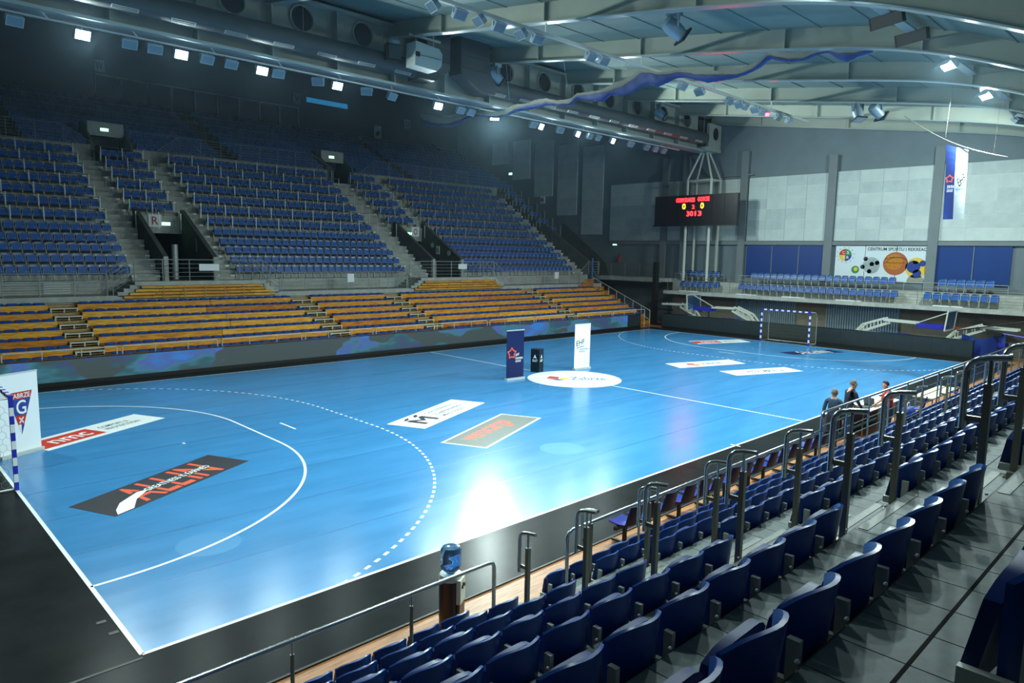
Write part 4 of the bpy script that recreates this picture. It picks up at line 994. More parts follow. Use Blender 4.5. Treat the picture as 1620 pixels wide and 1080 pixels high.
moving_head(22.85, 18.3, 14.3, R(-25), 'white moving head lamp hanging beside the second duct box')
moving_head(37.6, 18.3, 14.6, R(-60), 'white moving head lamp hanging beside the far part of the duct')
moving_head(36.5, 5.3, 12.9, R(-120), 'white moving head lamp pointing down before the end wall', 1.2); moving_head(36.9, 4.5, 12.9, R(-25), 'white moving head lamp tilted sideways before the end wall')
sp = thing('loudspeaker_cluster', 'white loudspeaker cluster hung beside the duct box', 'loudspeaker', (17.6, 17.5, 13.5))
b = MB(); b.prism([(16.95, 13.55), (18.2, 13.5), (18.45, 13.75), (18.5, 14.3), (18.3, 14.5), (17.0, 14.6)], 'y', 17.2, 17.9); b.build('upper_cabinet', 'panel', sp)
B(16.9, 18.4, 17.17, 17.2, 14.02, 14.04).build('cabinet_gap', 'txt_grey', sp); B(16.98, 17.2, 17.16, 17.2, 13.95, 14.15).build('label_plate', 'black', sp)
for x in (17.2, 18.2): MB().tube([(x, 17.5, 14.5), (x, 17.5, zr(17.5)+.7)], .025, 5).build('suspension_rod', 'galv', sp)
MB().bar((16.8, 17.5, 14.9), (18.6, 17.5, 14.9), .08, .1).build('hanging_bar', 'galv', sp)
s2 = thing('dark_spotlight', 'dark square spotlight beside the white loudspeaker', 'stage lamp', (16.2, 18.2, 14.0)); MB().obox((16.3, 18.0, 14.1), (.32, -.1, 0), (.04, .14, 0), (0, 0, .35)).build('housing', 'lamp_black', s2); MB().obox((16.32, 17.84, 14.1), (.27, -.08, 0), (.01, .02, 0), (0, 0, .3)).build('front_glass', 'duct', s2); MB().lathe([(.3, 0), (.32, .15), (.2, .3), (.05, .34)], (16.4, 18.1, 14.45), 12).build('yoke', 'lamp_body', s2, True)
# draped dividing curtain
cu_o = thing('dividing_curtain', 'gathered blue and beige dividing curtain draped under a roof beam', 'curtain', (23.6, 12, 12.3))
CURT = [(25.5, 13.43, 13.06, 12.8), (24.21, 13.12, 12.69, 12.51), (22.92, 12.9, 12.51, 12.37), (21.91, 12.88, 12.6, 12.46), (21.04, 13.08, 12.81, 12.67), (20.2, 12.9, 12.67, 12.6), (19.03, 12.69, 12.43, 12.39), (18.06, 12.76, 12.47, 12.44), (17.45, 12.87, 12.62, 12.55), (16.66, 12.8, 12.67, 12.52), (16.0, 12.92, 12.68, 12.55), (15.3, 12.89, 12.68, 12.58), (14.49, 12.66, 12.45, 12.42), (13.68, 12.63, 12.4, 12.37), (13.29, 12.84, 12.7, 12.61), (12.51, 12.79, 12.64, 12.39), (11.76, 12.76, 12.59, 12.28), (11.3, 12.89, 12.61, 12.5), (10.7, 13.02, 12.71, 12.36), (10.08, 13.14, 12.92, 12.43), (9.59, 13.37, 13.13, 12.62), (9.18, 13.2, 13.04, 12.62), (8.75, 13.05, 12.9, 12.47), (8.34, 12.99, 12.85, 12.57), (7.9, 12.99, 12.86, 12.68), (7.54, 12.98, 12.83, 12.67), (6.99, 12.84, 12.64, 12.49), (6.37, 12.71, 12.51, 12.27), (5.83, 12.62, 12.43, 12.26), (5.14, 12.56, 12.34, 12.27), (4.75, 12.59, 12.37, 12.32), (4.39, 12.67, 12.45, 12.41), (4.06, 12.82, 12.61, 12.54), (3.79, 12.96, 12.82, 12.75), (3.37, 12.88, 12.63, 12.6), (2.95, 12.8, 12.51, 12.49), (2.41, 12.75, 12.48, 12.46), (1.95, 12.71, 12.6, 12.57), (1.61, 12.64, 12.6, 12.58), (1.27, 12.58, 12.45, 12.3), (0.92, 12.52, 12.35, 12.13), (0.56, 12.47, 12.32, 12.24), (0.2, 12.43, 12.32, 12.28), (0.04, 12.4, 12.33, 12.31)][::-1]
def drape():
    ys = [p[0] for p in CURT]; z1, z2, z3 = ([p[k] for p in CURT] for k in (1, 2, 3))
    n = 200; nets = MB(); blues = MB(); vs = []; wv = []; m = 8
    for k in range(n+1):
        y = .04+25.4*k/n; a, c, d = (float(np.interp(y, ys, q)) for q in (z1, z2, z3)); wd = .15+.04*math.sin(2.3*y)
        for q in range(m+1):
            t = q/m; ang = math.pi*t
            vs.append((23.6-wd*math.cos(ang)+.012*math.sin(9*y+3*q), y, a-(a-c)*math.sin(ang)-.01*math.cos(13*y+2*q)))
            wv.append((23.6-(wd-.02)*math.cos(ang)+.01*math.sin(11*y+q), y, c+.03-(c-d+.03)*math.sin(ang)-.012*math.cos(10*y+3*q)))
    fs = [(k*(m+1)+q, k*(m+1)+q+1, (k+1)*(m+1)+q+1, (k+1)*(m+1)+q) for k in range(n) for q in range(m)]
    nets.add(vs, fs); blues.add(wv, fs); return nets, blues
nets, blues = drape()
nets.build('gathered_net', 'curtain_net', cu_o, True); blues.build('blue_cloth', 'curtain_blue', cu_o, True)
for y in (24.8, 21.4, 18, 14, 10.5, 7, 4, 1.5): MB().tube([(23.6, y, float(np.interp(y, [-.1, 4.6, 9.2, 16.4, 25], [12.5, 13.3, 13.5, 13.1, 13.0]))), (23.3, y if y < 19 else 18.9, zr(min(y, 18.9)) if y < 19 else 13.05)], .012, 4).build('cord', 'galv_pale', cu_o)
MB().bar((23.6, 25.0, 12.95), (23.6, 19.6, 13.0), .05, .05).build('boom', 'galv_pale', cu_o)
# scoreboard and tower
tw = thing('scoreboard_tower', 'white four-legged steel tower carrying the girder end', 'tower', (45.3, 19.5, 3.4))
lg = [(44.75, 20.45), (44.75, 18.45), (46.0, 20.45), (46.0, 18.45)]
for x, y in lg:
    MB().tube([(x, y, 3.42), (x, y, 11.05)], .11, 10).build('leg', 'white_steel', tw, True)
    MB().tube([(x, y, 11.05), (45.35+(x-45.35)*.3, 19.45+(y-19.45)*.25, 13.0)], .08, 8).build('diagonal', 'white_steel', tw, True)
for (a, c) in ((0, 1), (2, 3), (0, 2), (1, 3)): MB().tube([(lg[a][0], lg[a][1], 10.95), (lg[c][0], lg[c][1], 10.95)], .07, 8).build('ring_beam', 'white_steel', tw, True)
gb = thing('girder_end_box', 'pale box end of the girder with a round opening above the tower', 'girder end', (45.2, 19.4, 13.0)); B(44.2, 46.3, 18.7, 20.1, 13.02, 13.3).build('bearing', 'girder', gb); B(44.6, 46.3, 18.75, 18.95, 13.3, 15.0).build('cheek_plate', 'girder', gb)
b = MB().lathe([(.34, 0), (.36, .03), (.02, .035)], (0, 0, 0), 20); c = MB(); c.add([(45.5+x_, 18.75-z_, 14.3+y_*1.25) for x_, y_, z_ in b.v], b.f); c.build('round_opening', 'black', gb)
sc = thing('scoreboard', 'black scoreboard with red digits mounted on the white tower', 'scoreboard', (44.6, 19.6, 7.6))
B(44.42, 44.68, 16.05, 23.1, 7.62, 9.86).build('cabinet', 'black', sc)
for k in range(7): B(44.40, 44.42, 16.08+1.0*k, 16.08+1.0*(k+1)-.015, 7.7, 9.8).build('panel', 'score_panel', sc)
B(44.3, 44.7, 16.0, 23.15, 7.57, 7.66).build('sill', 'black', sc)
def sct(s_, y, z, w_, h_, m): text(s_, (44.395, y, z), (0, -w_, 0), (0, 0, h_), (-1, 0, 0), .006, 'lettering', m, sc)
sct('GOSPODARZE', 21.15, 9.35, 1.6, .3, 'scr_red'); sct('GOSCIE', 19.3, 9.38, .95, .3, 'scr_red'); sct('0', 20.6, 8.82, .28, .42, 'scr_amber'); sct('2', 19.75, 8.84, .2, .28, 'scr_red'); sct('0', 19.05, 8.84, .28, .42, 'scr_amber'); sct('30', 20.2, 8.3, .56, .36, 'scr_red'); sct('13', 19.5, 8.3, .56, .36, 'scr_red')
# hanging flag
fg = thing('hanging_flag', 'navy and white vertical flag hanging from a thin rod under the roof', 'flag', (32, -.6, 7.0))
MB().tube([(32, 1.6-4.0*k/10, 11.6-2.1*k/10-.3*math.sin(math.pi*k/10)) for k in range(11)], .018, 6).build('rod', 'steel_dark', fg)
for (y0, y1, z0, z1, m) in ((-.18, -.56, 10.2, 10.05, 'navy2'), (-.56, -.98, 10.05, 9.92, 'cloth_white')):
    b = MB(); vs = []
    for k in range(13):
        v = k/12
        for q in range(5):
            u = q/4; yy = y0+(y1-y0)*u-.10*v; vs.append((32+.05*math.sin(5*yy+4*v), yy, (z0+(z1-z0)*u)*(1-v)+7.06*v))
    for k in range(12):
        b.add([vs[k*5+q] for q in range(5)]+[vs[(k+1)*5+q] for q in range(5)], [(q, q+1, q+6, q+5) for q in range(4)])
    c = MB(); c.add(b.v, b.f); c.add([(x+.012, y, z) for x, y, z in b.v], [f[::-1] for f in b.f]); c.build('cloth_half', m, fg, True)
text('EHF', (31.92, -.80, 8.4), (0, -.25, .25), (0, .12, .3), (-1, 0, 0), .006, 'lettering', 'black', fg); text('FEDERATION', (31.92, -.68, 8.25), (0, -.32, 0), (0, 0, .09), (-1, 0, 0), .006, 'lettering', 'txt_blue', fg)
text('LEAGUE', (31.92, -.36, 8.2), (0, -.22, 0), (0, 0, .12), (-1, 0, 0), .006, 'lettering', 'white', fg); text('EUROPEAN', (31.92, -.36, 8.36), (0, -.26, 0), (0, 0, .12), (-1, 0, 0), .006, 'lettering', 'white', fg)
def star(o, right, up, nrm, ro, ri, rr, parent, m, th=.006):
    b = MB(); o = Vector(o); right = Vector(right); up = Vector(up); nrm = Vector(nrm); vs = []
    for k in range(10):
        a = math.pi/2+math.pi*k/5; q = ro if k % 2 == 0 else ri
        for s in (1, rr): vs.append(o+(right*math.cos(a)+up*math.sin(a))*q*s+nrm*th)
    b.add(vs, [(2*k, 2*((k+1) % 10), 2*((k+1) % 10)+1, 2*k+1) for k in range(10)]); return b.build('star_logo', m, parent)
star((31.92, -.42, 8.75), (0, -1, 0), (0, 0, 1), (-1, 0, 0), .19, .12, .62, fg, 'orange')
for y in (-.1, -1.9): MB().tube([(32, y, float(np.interp(y, [-2.4, 1.6], [9.5, 11.6]))-.2), (32, y-.1, zr(y)+.74)], .005, 4).build('cord', 'steel_dark', fg)
# ================================================================== floor stickers
class Decal:
    def __init__(s, bl, br, tl, label, m, name='floor_sticker', z=.004):
        s.bl = Vector((*bl, z)); s.r = Vector((*br, z))-s.bl; s.u = Vector((*tl, z))-s.bl; s.z = z
        c = s.bl+(s.r+s.u)/2; s.t = thing(name, label, 'floor sticker', (c.x, c.y, 0))
        s.t0 = s.t; s.t = s.quad([(0, 0), (1, 0), (1, 1), (0, 1)], m, 'sheet', 0)
    def p(s, x, y, k): return s.bl+s.r*x+s.u*y+Vector((0, 0, .0012*k))
    def quad(s, pts, m, name, k):
        b = MB(); n = len(pts); b.add([s.p(x, y, k) for x, y in pts]+[Vector((*s.p(x, y, k).xy, 0.001)) for x, y in pts] if k == 0 else [s.p(x, y, k) for x, y in pts],
              [tuple(range(n))]+([(i, i+n, (i+1) % n+n, (i+1) % n) for i in range(n)] if k == 0 else [])); return b.build(name, m, s.t)
    def text(s, str_, x0, y0, w_, h_, m, k=2): return text(str_, s.p(x0, y0, k), s.r*w_, s.u*h_, (0, 0, 1), 0, 'lettering', m, s.t)
for (bl_, br_, tl_, lb_) in (((1.16, 11.44), (4.59, 13.31), (.60, 12.57), 'white and red floor sticker in the goal area beside the pennant banner'), ((35.18, 13.1), (38.85, 11.59), (35.93, 14.3), 'white and red floor sticker in the goal area before the end board')):
    d = Decal(bl_, br_, tl_, lb_, 'white_paint'); d.quad([(.0, .16), (.5, .16), (.5, .84), (0, .84)], 'red', 'red_field', 1)
    d.text('nmc', .14, .3, .3, .34, 'white'); d.text('COMFORT &', .56, .55, .26, .16, 'txt_grey'); d.text('PROTECTION', .56, .3, .3, .16, 'txt_grey')
for (bl_, br_, tl_, lb_) in (((1.12, 5.42), (4.62, 7.32), (.57, 6.59), 'dark floor sticker with orange letters in the goal area before the near goal'), ((35.38, 7.3), (38.93, 5.91), (35.71, 8.29), 'dark floor sticker with pale letters in the goal area before the far goal')):
    far = bl_[0] > 20
    d = Decal(bl_, br_, tl_, lb_, 'dark_grey' if not far else 'navy'); m = 'orange' if not far else 'white'
    d.text('ALL', .22, .08, .36, .84, m); d.text('IN', .61, .08, .2, .84, m)
    d.quad([(.18, .41), (.84, .41), (.84, .59), (.18, .59)], 'dark_grey' if not far else 'navy', 'band', 3); d.text('GREATNESS IS EARNED', .34, .43, .48, .15, 'white', 4)
    if not far: d.quad([(.02, .02), (.12, .02), (.22, .3), (.36, .5), (.30, .56), (.14, .4), (.06, .2)], 'white', 'brush_stroke', 4)
d = Decal((9.94, 7.11), (13.79, 8.71), (9.38, 8.29), 'white floor sticker with a dark angular M logo and three text lines', 'white_paint')
for q in ([(.12, .2), (.17, .2), (.17, .55), (.23, .38), (.29, .55), (.29, .2), (.34, .2), (.34, .72), (.29, .72), (.23, .52), (.17, .72), (.12, .72)], [(.12, .76), (.18, .76), (.23, .88), (.18, .88)], [(.26, .76), (.31, .76), (.36, .9), (.31, .9)]): d.quad(q, 'dark_grey', 'logo_shape', 2)
d.text('Górnośląsko-', .42, .64, .4, .2, 'txt_grey'); d.text('Zagłębiowska', .42, .38, .42, .2, 'txt_grey'); d.text('Metropolia', .42, .14, .34, .2, 'txt_grey')
d = Decal((9.93, 4.32), (13.65, 5.83), (9.33, 5.58), 'grey floor sticker with an orange word and white border', 'white_paint'); d.quad([(.015, .05), (.985, .05), (.985, .95), (.015, .95)], 'vero_grey', 'grey_field', 1); d.text('verocargo', .14, .28, .66, .5, 'orange')
def zab(d, x0, y0, w_, h_):
    d.quad([(x0, y0+h_*.45), (x0+w_*.2, y0+h_*.35), (x0+w_*.24, y0+h_*.8), (x0+w_*.08, y0+h_)], 'red', 'logo_shape', 2); d.quad([(x0+w_*.02, y0+h_*.25), (x0+w_*.2, y0), (x0+w_*.32, y0+h_*.1), (x0+w_*.2, y0+h_*.32)], 'navy2', 'logo_shape', 2); d.quad([(x0+w_*.24, y0+h_*.3), (x0+w_*.36, y0+h_*.2), (x0+w_*.4, y0+h_*.5), (x0+w_*.26, y0+h_*.72)], 'yellow', 'logo_shape', 2)
    d.text('Zabrze', x0+w_*.42, y0+h_*.18, w_*.6, h_*.75, 'txt_blue')
d = Decal((26.23, 8.67), (30.15, 7.37), (26.81, 9.91), 'white floor sticker with a red blue and yellow town logo beyond midcourt', 'white_paint'); zab(d, .22, .25, .5, .5)
d = Decal((26.45, 5.86), (30.19, 4.47), (26.92, 7.0), 'white floor sticker with one grey text line beyond midcourt', 'white_paint'); d.text('HUTA LABEDY S.A.', .28, .3, .56, .4, 'dark_grey'); 
b = MB(); b.tube([d.p(.22+.035*math.cos(a), .5+.12*math.sin(a), 1) for a in np.linspace(.6, 5.6, 12)], .012, 4); b.build('ring_logo', 'orange', d.t)
cc = thing('centre_circle_sticker', 'round white floor sticker with town logo on the centre spot', 'floor sticker', (20, 9.92, 0))
b = MB(); n = 64; b.add([(20+2.0*math.cos(2*math.pi*k/n), 9.92+2.0*math.sin(2*math.pi*k/n), .0045) for k in range(n)]+[(20+2.0*math.cos(2*math.pi*k/n), 9.92+2.0*math.sin(2*math.pi*k/n), .001) for k in range(n)], [tuple(range(n))]+[(k, k+n, (k+1) % n+n, (k+1) % n) for k in range(n)]); b.build('disc', 'white_paint', cc)
class D2(Decal):
    def __init__(s, bl, br, tl, t, z): s.bl = Vector((*bl, z)); s.r = Vector((*br, z))-s.bl; s.u = Vector((*tl, z))-s.bl; s.t = t
rr_ = Vector((.72, -.69)); uu_ = Vector((.69, .72)); o_ = Vector((20, 9.92))
zab(D2(o_-rr_*1.9-uu_*.8, o_+rr_*1.9-uu_*.8, o_-rr_*1.9+uu_*.8, cc, .0045), .18, .2, .66, .62)
for x, y, r_ in ((11.5, 2.98, .62), (1.97, 2.93, .55)):      # worn round patches in the covering
    b = MB(); b.add([(x+r_*math.cos(2*math.pi*k/24), y+r_*math.sin(2*math.pi*k/24), .0018) for k in range(24)], [tuple(range(24))]); b.build('worn_patch', 'court_worn', court)
# ================================================================== goals
def goal(x, s, lb_, netm):
    t = thing('handball_goal', lb_, 'goal', (x, 10, 0))
    def striped(a, c, nseg, name):
        a = Vector(a); c = Vector(c); b = MB()
        o = None
        for k in range(nseg):
            b = MB(); m = 'goal_blue' if k % 2 == 0 else 'goal_white'
            b.bar(a.lerp(c, k/nseg), a.lerp(c, (k+1)/nseg), .08, .08, (1, 0, 0) if name == 'post' else (0, 0, 1)); b.build(name+'_band', m, t)
    for y in (8.46, 11.54): striped((x, y, 2.0), (x, y, 0), 11, 'post')
    striped((x, 8.42, 2.04), (x, 11.58, 2.04), 17, 'crossbar')
    back = MB()
    for y in (8.46, 11.54):
        back.tube([(x, y, 2.02), (x+s*.75, y, 2.0), (x+s*1.0, y, 1.7), (x+s*1.05, y, .03), (x, y, .03)], .022, 6)
    back.tube([(x+s*1.05, 8.46, .03), (x+s*1.05, 11.54, .03)], .022, 6); back.tube([(x+s*.75, 8.46, 2.0), (x+s*.75, 11.54, 2.0)], .018, 6); back.build('rear_frame', 'goal_white' if netm == 'net' else 'galv', t)
    nb = MB(); r_ = .003 if s < 0 else .0035; prof = [(.03, 2.0), (.4, 1.98), (.75, 1.96), (.92, 1.6), (.98, 1.2), (1.0, .8), (1.02, .4), (1.03, .04)]
    ds = .13
    def hexnet(P):      # P(i,j) lattice -> honeycomb edges
        pass
    pl = []
    cum = [0]
    for a, c in zip(prof, prof[1:]): cum.append(cum[-1]+math.dist(a, c))
    def at(d): return float(np.interp(d, cum, [p[0] for p in prof])), float(np.interp(d, cum, [p[1] for p in prof]))
    nL = int(cum[-1]/.10); ny = 24
    def pt(i, j): px, pz = at(min(cum[-1], .10*j)); return (x+s*px, 8.46+3.08*i/ny, pz)
    for j in range(nL):
        for i in range(ny+1):
            if (i+j) % 2 == 0:
                if i < ny: nb.tube([pt(i, j), pt(i+1, j+1) if j % 2 else pt(i+1, j)], r_, 3, False)
                nb.tube([pt(i, j), pt(i, j+1)], r_, 3, False)
            elif i < ny: nb.tube([pt(i, j), pt(i+1, j+1)], r_, 3, False)
    for y in (8.46, 11.54):
        for j in range(14):
            for i in range(7):
                a = (x+s*(.05+.14*i), y, .06+.135*j); 
                if a[2] > 1.9: continue
                q = .07 if j % 2 else 0
                nb.tube([(a[0]+s*q, y, a[2]), (a[0]+s*(.07+q), y, a[2]+.05)], r_, 3, False); nb.tube([(a[0]+s*(.07+q), y, a[2]+.05), (a[0]+s*(.14+q), y, a[2])], r_, 3, False); nb.tube([(a[0]+s*(.07+q), y, a[2]+.05), (a[0]+s*(.07+q), y, a[2]+.135)], r_, 3, False)
    o = nb.build('net', netm, t); o['kind'] = 'stuff'
goal(0, -1, 'blue and white striped handball goal with a white net at the near end', 'net'); goal(40, 1, 'blue and white striped handball goal before the black end board', 'net_yellow')
# ================================================================== roll-up banners
def rollup(bl_, br_, h, lb_, m, name='rollup_banner'):
    a = Vector((*bl_, 0)); c = Vector((*br_, 0)); r_ = (c-a); w_ = r_.length; r_.normalize(); n_ = Vector((r_.y, -r_.x, 0))
    t = thing(name, lb_, 'banner', ((a.x+c.x)/2, (a.y+c.y)/2, 0)); m_ = (a+c)/2
    MB().obox(m_+Vector((0, 0, .04)), r_*w_*.52, n_*.09, Vector((0, 0, .04))).build('base_case', 'galv_pale', t)
    sh_ = MB().obox(m_+Vector((0, 0, .08+(h-.1)/2)), r_*w_/2, n_*.006, Vector((0, 0, (h-.1)/2))).build('print_sheet', m, t)
    MB().obox(m_+Vector((0, 0, h)), r_*w_*.51, n_*.015, Vector((0, 0, .018))).build('top_bar', 'galv_pale', t)
    MB().tube([m_-n_*.05+Vector((0, 0, .05)), m_-n_*.03+Vector((0, 0, h))], .012, 6).build('support_pole', 'galv', t)
    return sh_, (lambda x, z: a+r_*w_*x+Vector((0, 0, z))+n_*.0075), r_*w_, n_
t, f_, r_, n_ = rollup((17.42, 11.44), (18.36, 11.37), 2.08, 'navy roll-up banner with an orange star beside the centre circle', 'navy')
star(f_(.3, 1.12), r_.normalized(), (0, 0, 1), n_, .27, .17, .66, t, 'orange', .002)
text('EHF', f_(.52, .98), r_*.2+Vector((0, 0, .04)), (0, 0, .1), n_, .002, 'lettering', 'white', t); text('EUROPEAN', f_(.52, .85), r_*.42, (0, 0, .09), n_, .002, 'lettering', 'white', t); text('LEAGUE', f_(.52, .73), r_*.3, (0, 0, .09), n_, .002, 'lettering', 'white', t)
t, f_, r_, n_ = rollup((21.74, 11.45), (22.72, 11.36), 2.1, 'white roll-up banner with black letters beside the centre circle', 'white')
text('EHF', f_(.1, 1.08), r_*.52+Vector((0, 0, .1)), (0, 0, .24), n_, .002, 'lettering', 'black', t); b = MB(); b.add([f_(.1, .98)+n_*.002, f_(.62, 1.07)+n_*.002, f_(.62, 1.10)+n_*.002, f_(.1, 1.01)+n_*.002], [(0, 1, 2, 3)]); b.build('underline', 'black', t)
text('EUROPEAN HANDBALL', f_(.3, .9), r_*.6, (0, 0, .07), n_, .002, 'lettering', 'txt_blue', t); text('FEDERATION', f_(.3, .79), r_*.36, (0, 0, .07), n_, .002, 'lettering', 'txt_blue', t)
t, f_, r_, n_ = rollup((.12, 11.26), (1.06, 11.75), 2.08, 'white roll-up banner with a red and blue club pennant behind the near goal', 'white')
def pq(pts, m, k=1, nm='pennant_field'):
    b = MB(); b.add([f_(x, z)+n_*.002*k for x, z in pts], [tuple(range(len(pts)))]); b.build(nm, m, t)
pq([(.23, 1.6), (.85, 1.6), (.54, .51)], 'red'); pq([(.28, 1.42), (.80, 1.42), (.68, 1.0), (.40, 1.0)], 'navy2', 2); pq([(.465, .77), (.535, .77), (.535, .53)], 'white', 3); pq([(.545, .77), (.615, .77), (.545, .53)], 'navy2', 3)
text('ZABRZE', f_(.29, 1.445), r_*.50, (0, 0, .12), n_, .006, 'lettering', 'white', t); text('G', f_(.44, 1.03), r_*.24, (0, 0, .36), n_, .006, 'lettering', 'white', t)
for s in (-1, 1): MB().bar(f_(.54-.05*s, .81)+n_*.007, f_(.54+.05*s, .95)+n_*.007, .02, .03).build('hammer', 'white', t)
bx = thing('match_pedestal', 'black square pedestal with white triangle logos beside the centre circle', 'pedestal', (20.1, 12.2, 0))
a = Vector((19.93, 11.95, 0)); e1 = Vector((.42, .13, 0)); e2 = Vector((-.13, .40, 0)); c = a+(e1+e2)/2
MB().obox(c+Vector((0, 0, .51)), e1/2, e2/2, Vector((0, 0, .51))).build('column', 'black_gloss', bx); MB().obox(c+Vector((0, 0, 1.03)), e1*.5, e2*.5, Vector((0, 0, .012))).build('top_plate', 'dark_grey', bx)
for o, r_ in ((a, e1), (a+e2, -e2)):
    n_ = Vector((r_.y, -r_.x, 0)).normalized(); o = o+n_*.003
    b = MB(); b.add([o+r_*.3+Vector((0, 0, .6)), o+r_*.7+Vector((0, 0, .6)), o+r_*.5+Vector((0, 0, .8)), o+r_*.5+Vector((0, 0, .66))], [(0, 3, 2), (3, 1, 2)]); b.build('triangle_logo', 'white', bx); text('SELECT', o+r_*.2+Vector((0, 0, .47)), r_*.6, (0, 0, .1), n_, .002, 'lettering', 'white', bx)
# ================================================================== water cooler
wc = thing('water_cooler', 'dark water cooler with a blue bottle before the first near block', 'water cooler', (3.3, -2.28, 0))
cx_, cy_ = 3.3, -2.28
b = MB(); b.prism([(cx_+.16*math.cos(a)*(1.0), cy_+.16*math.sin(a)) for a in np.linspace(0, 2*math.pi, 20, endpoint=False)], 'z', 0, .80); b.build('body', 'cooler_dark', wc, True)
MB().lathe([(.163, 0), (.165, .05), (.15, .075), (.09, .08)], (cx_, cy_, .80), 20).build('collar', 'cooler_light', wc, True)
fx = Vector((.55, -.83, 0)); sx = Vector((.83, .55, 0)); cc_ = Vector((cx_, cy_, 0))
cp_ = MB().obox(cc_+fx*.15+Vector((0, 0, .66)), sx*.12, fx*.03, Vector((0, 0, .17))).build('control_panel', 'cooler_light', wc); MB().obox(cc_+fx*.15+Vector((0, 0, .32)), sx*.12, fx*.02, Vector((0, 0, .17))).build('alcove', 'black_gloss', wc)
for k in (-1, 0, 1): MB().obox(cc_+fx*.185+sx*.045*k+Vector((0, 0, .74-.02*abs(k))), sx*.014, fx*.012, Vector((0, 0, .022))).build('tap', 'black', cp_)
MB().lathe([(.045, 0), (.06, .03), (.13, .09), (.145, .13), (.135, .17), (.145, .20), (.135, .25), (.145, .29), (.145, .36), (.12, .395), (.06, .40)], (cx_, cy_, .86), 20).build('bottle', 'bottle', wc, True)
# ================================================================== team bench chairs
def bench(x0, n, lb_):
    y = -2.05; t = thing('beam_bench', lb_, 'bench', (x0+n*.28, y, 0), 'beam benches along the near touchline')
    B(x0, x0+n*.56, y-.03, y+.03, .34, .40).build('beam', 'black', t)
    for xx in (x0+.3, x0+n*.56-.3):
        l = MB(); l.box(xx-.03, xx+.03, y-.03, y+.03, 0.02, .36); l.box(xx-.03, xx+.03, y-.28, y+.28, 0, .04); l.build('leg', 'black', t)
    for k in range(n):
        xc = x0+.28+.56*k
        s = MB(); s.shell(lambda u, v: (xc+(u-.5)*.44, y-.2+.42*v, .44-.03*math.sin(math.pi*v)+.03*(2*u-1)**2), 4, 4, 0); s2 = MB(); s2.add(s.v[:25], [f for f in s.f if max(f) < 25]); s2.add([(a, b_, c-.02) for a, b_, c in s.v[:25]], [f[::-1] for f in s.f if max(f) < 25]); s2.build('seat_shell', 'purple_seat', t, True)
        q = MB(); q.shell(lambda u, v: (xc+(u-.5)*.44*(1-.15*v*v), y-.21-.10*v+.04*(2*u-1)**2, .44+.38*v), 5, 4, .02); q.build('back_shell', 'purple_back', t, True)
for x0, n, w_ in ((7.3, 3, 'nearest the first stair'), (9.1, 3, 'second from the first stair'), (10.9, 3, 'third from the first stair'), (12.7, 3, 'fourth from the first stair'), (14.6, 3, 'next to the officials table')): bench(x0, n, 'blue and purple beam bench '+w_)
# officials table etc
def table(x0, x1, y0, y1, z, m, lb_):
    t = thing('folding_table', lb_, 'table', ((x0+x1)/2, (y0+y1)/2, 0)); B(x0, x1, y0, y1, z-.03, z).build('top', m, t)
    for x in (x0+.15, x1-.15):
        for y in (y0+.08, y1-.08): MB().tube([(x, y, 0), (x, y, z-.03)], .018, 6).build('leg', 'steel_dark', t)
    return t
t = table(19.2, 22.4, -2.1, -1.4, .75, 'white', 'long white officials table at the halfway line'); B(19.2, 22.4, -1.42, -1.40, .05, .72).build('front_panel', 'dark_grey', t)
table(23.6, 26.6, -2.75, -2.1, .72, 'pale_wood', 'pale wooden table beyond the officials table')
lp = thing('laptop', 'open dark laptop on the white officials table', 'laptop', (20.6, -1.75, .75)); B(20.4, 20.75, -1.95, -1.65, .75, .77).build('keyboard_base', 'laptop', lp); MB().obox((20.40, -1.8, .9), (.01, 0, 0), (0, .16, 0), (-.05, 0, .13)).build('lid', 'laptop', lp)
cs = thing('control_case', 'dark equipment case lying on the officials table', 'case', (19.6, -1.85, .75)); MB().obox((19.65, -1.85, .81), (.22, 0, 0), (0, .16, 0), (0, 0, .06)).build('shell', 'black', cs); MB().tube([(19.5, -2.0, .8), (19.5, -2.04, .84), (19.75, -2.04, .84), (19.75, -2.0, .8)], .012).build('handle', 'steel_dark', cs)
def chair(x, y, rz, lb_):
    t = thing('plastic_chair', lb_, 'chair', (x, y, 0), None, rz)
    b = MB().box(-.21, .21, -.2, .2, .43, .46); o = bpy.data.objects.new('seat', b.mesh('seat', 'navy2')); col.objects.link(o); o.parent = t
    b = MB(); b.shell(lambda u, v: ((u-.5)*.42, -.2-.08*v+.04*(2*u-1)**2, .5+.35*v), 4, 3, .02); o = bpy.data.objects.new('backrest', b.mesh('backrest', 'navy2', True)); col.objects.link(o); o.parent = t
    for sx_ in (-.18, .18):
        for sy in (-.17, .17):
            b = MB().tube([(sx_, sy, .43), (sx_*1.1, sy*1.15, 0)], .014, 6); o = bpy.data.objects.new('leg', b.mesh('leg', 'steel_dark')); col.objects.link(o); o.parent = t
chair(22.9, -2.45, .2, 'blue plastic chair beside the officials table'); chair(27.3, -2.35, .1, 'blue plastic chair beside the pale wooden table')
bag = thing('sports_bag', 'bright blue bag lying on a seat near the officials table', 'bag', (21.4, -2.62, .0)); MB().tube([(21.1, -2.62, .55), (21.2, -2.62, .56), (21.5, -2.62, .57), (21.75, -2.62, .55)], [.08, .18, .19, .07], 12).build('body', 'navy2', bag, True); MB().tube([(21.25, -2.62, .72), (21.35, -2.62, .86), (21.5, -2.62, .86), (21.6, -2.62, .72)], .012).build('strap', 'white', bag); B(21.1, 21.75, -2.8, -2.45, 0, .38).build('stool', 'black', bag)
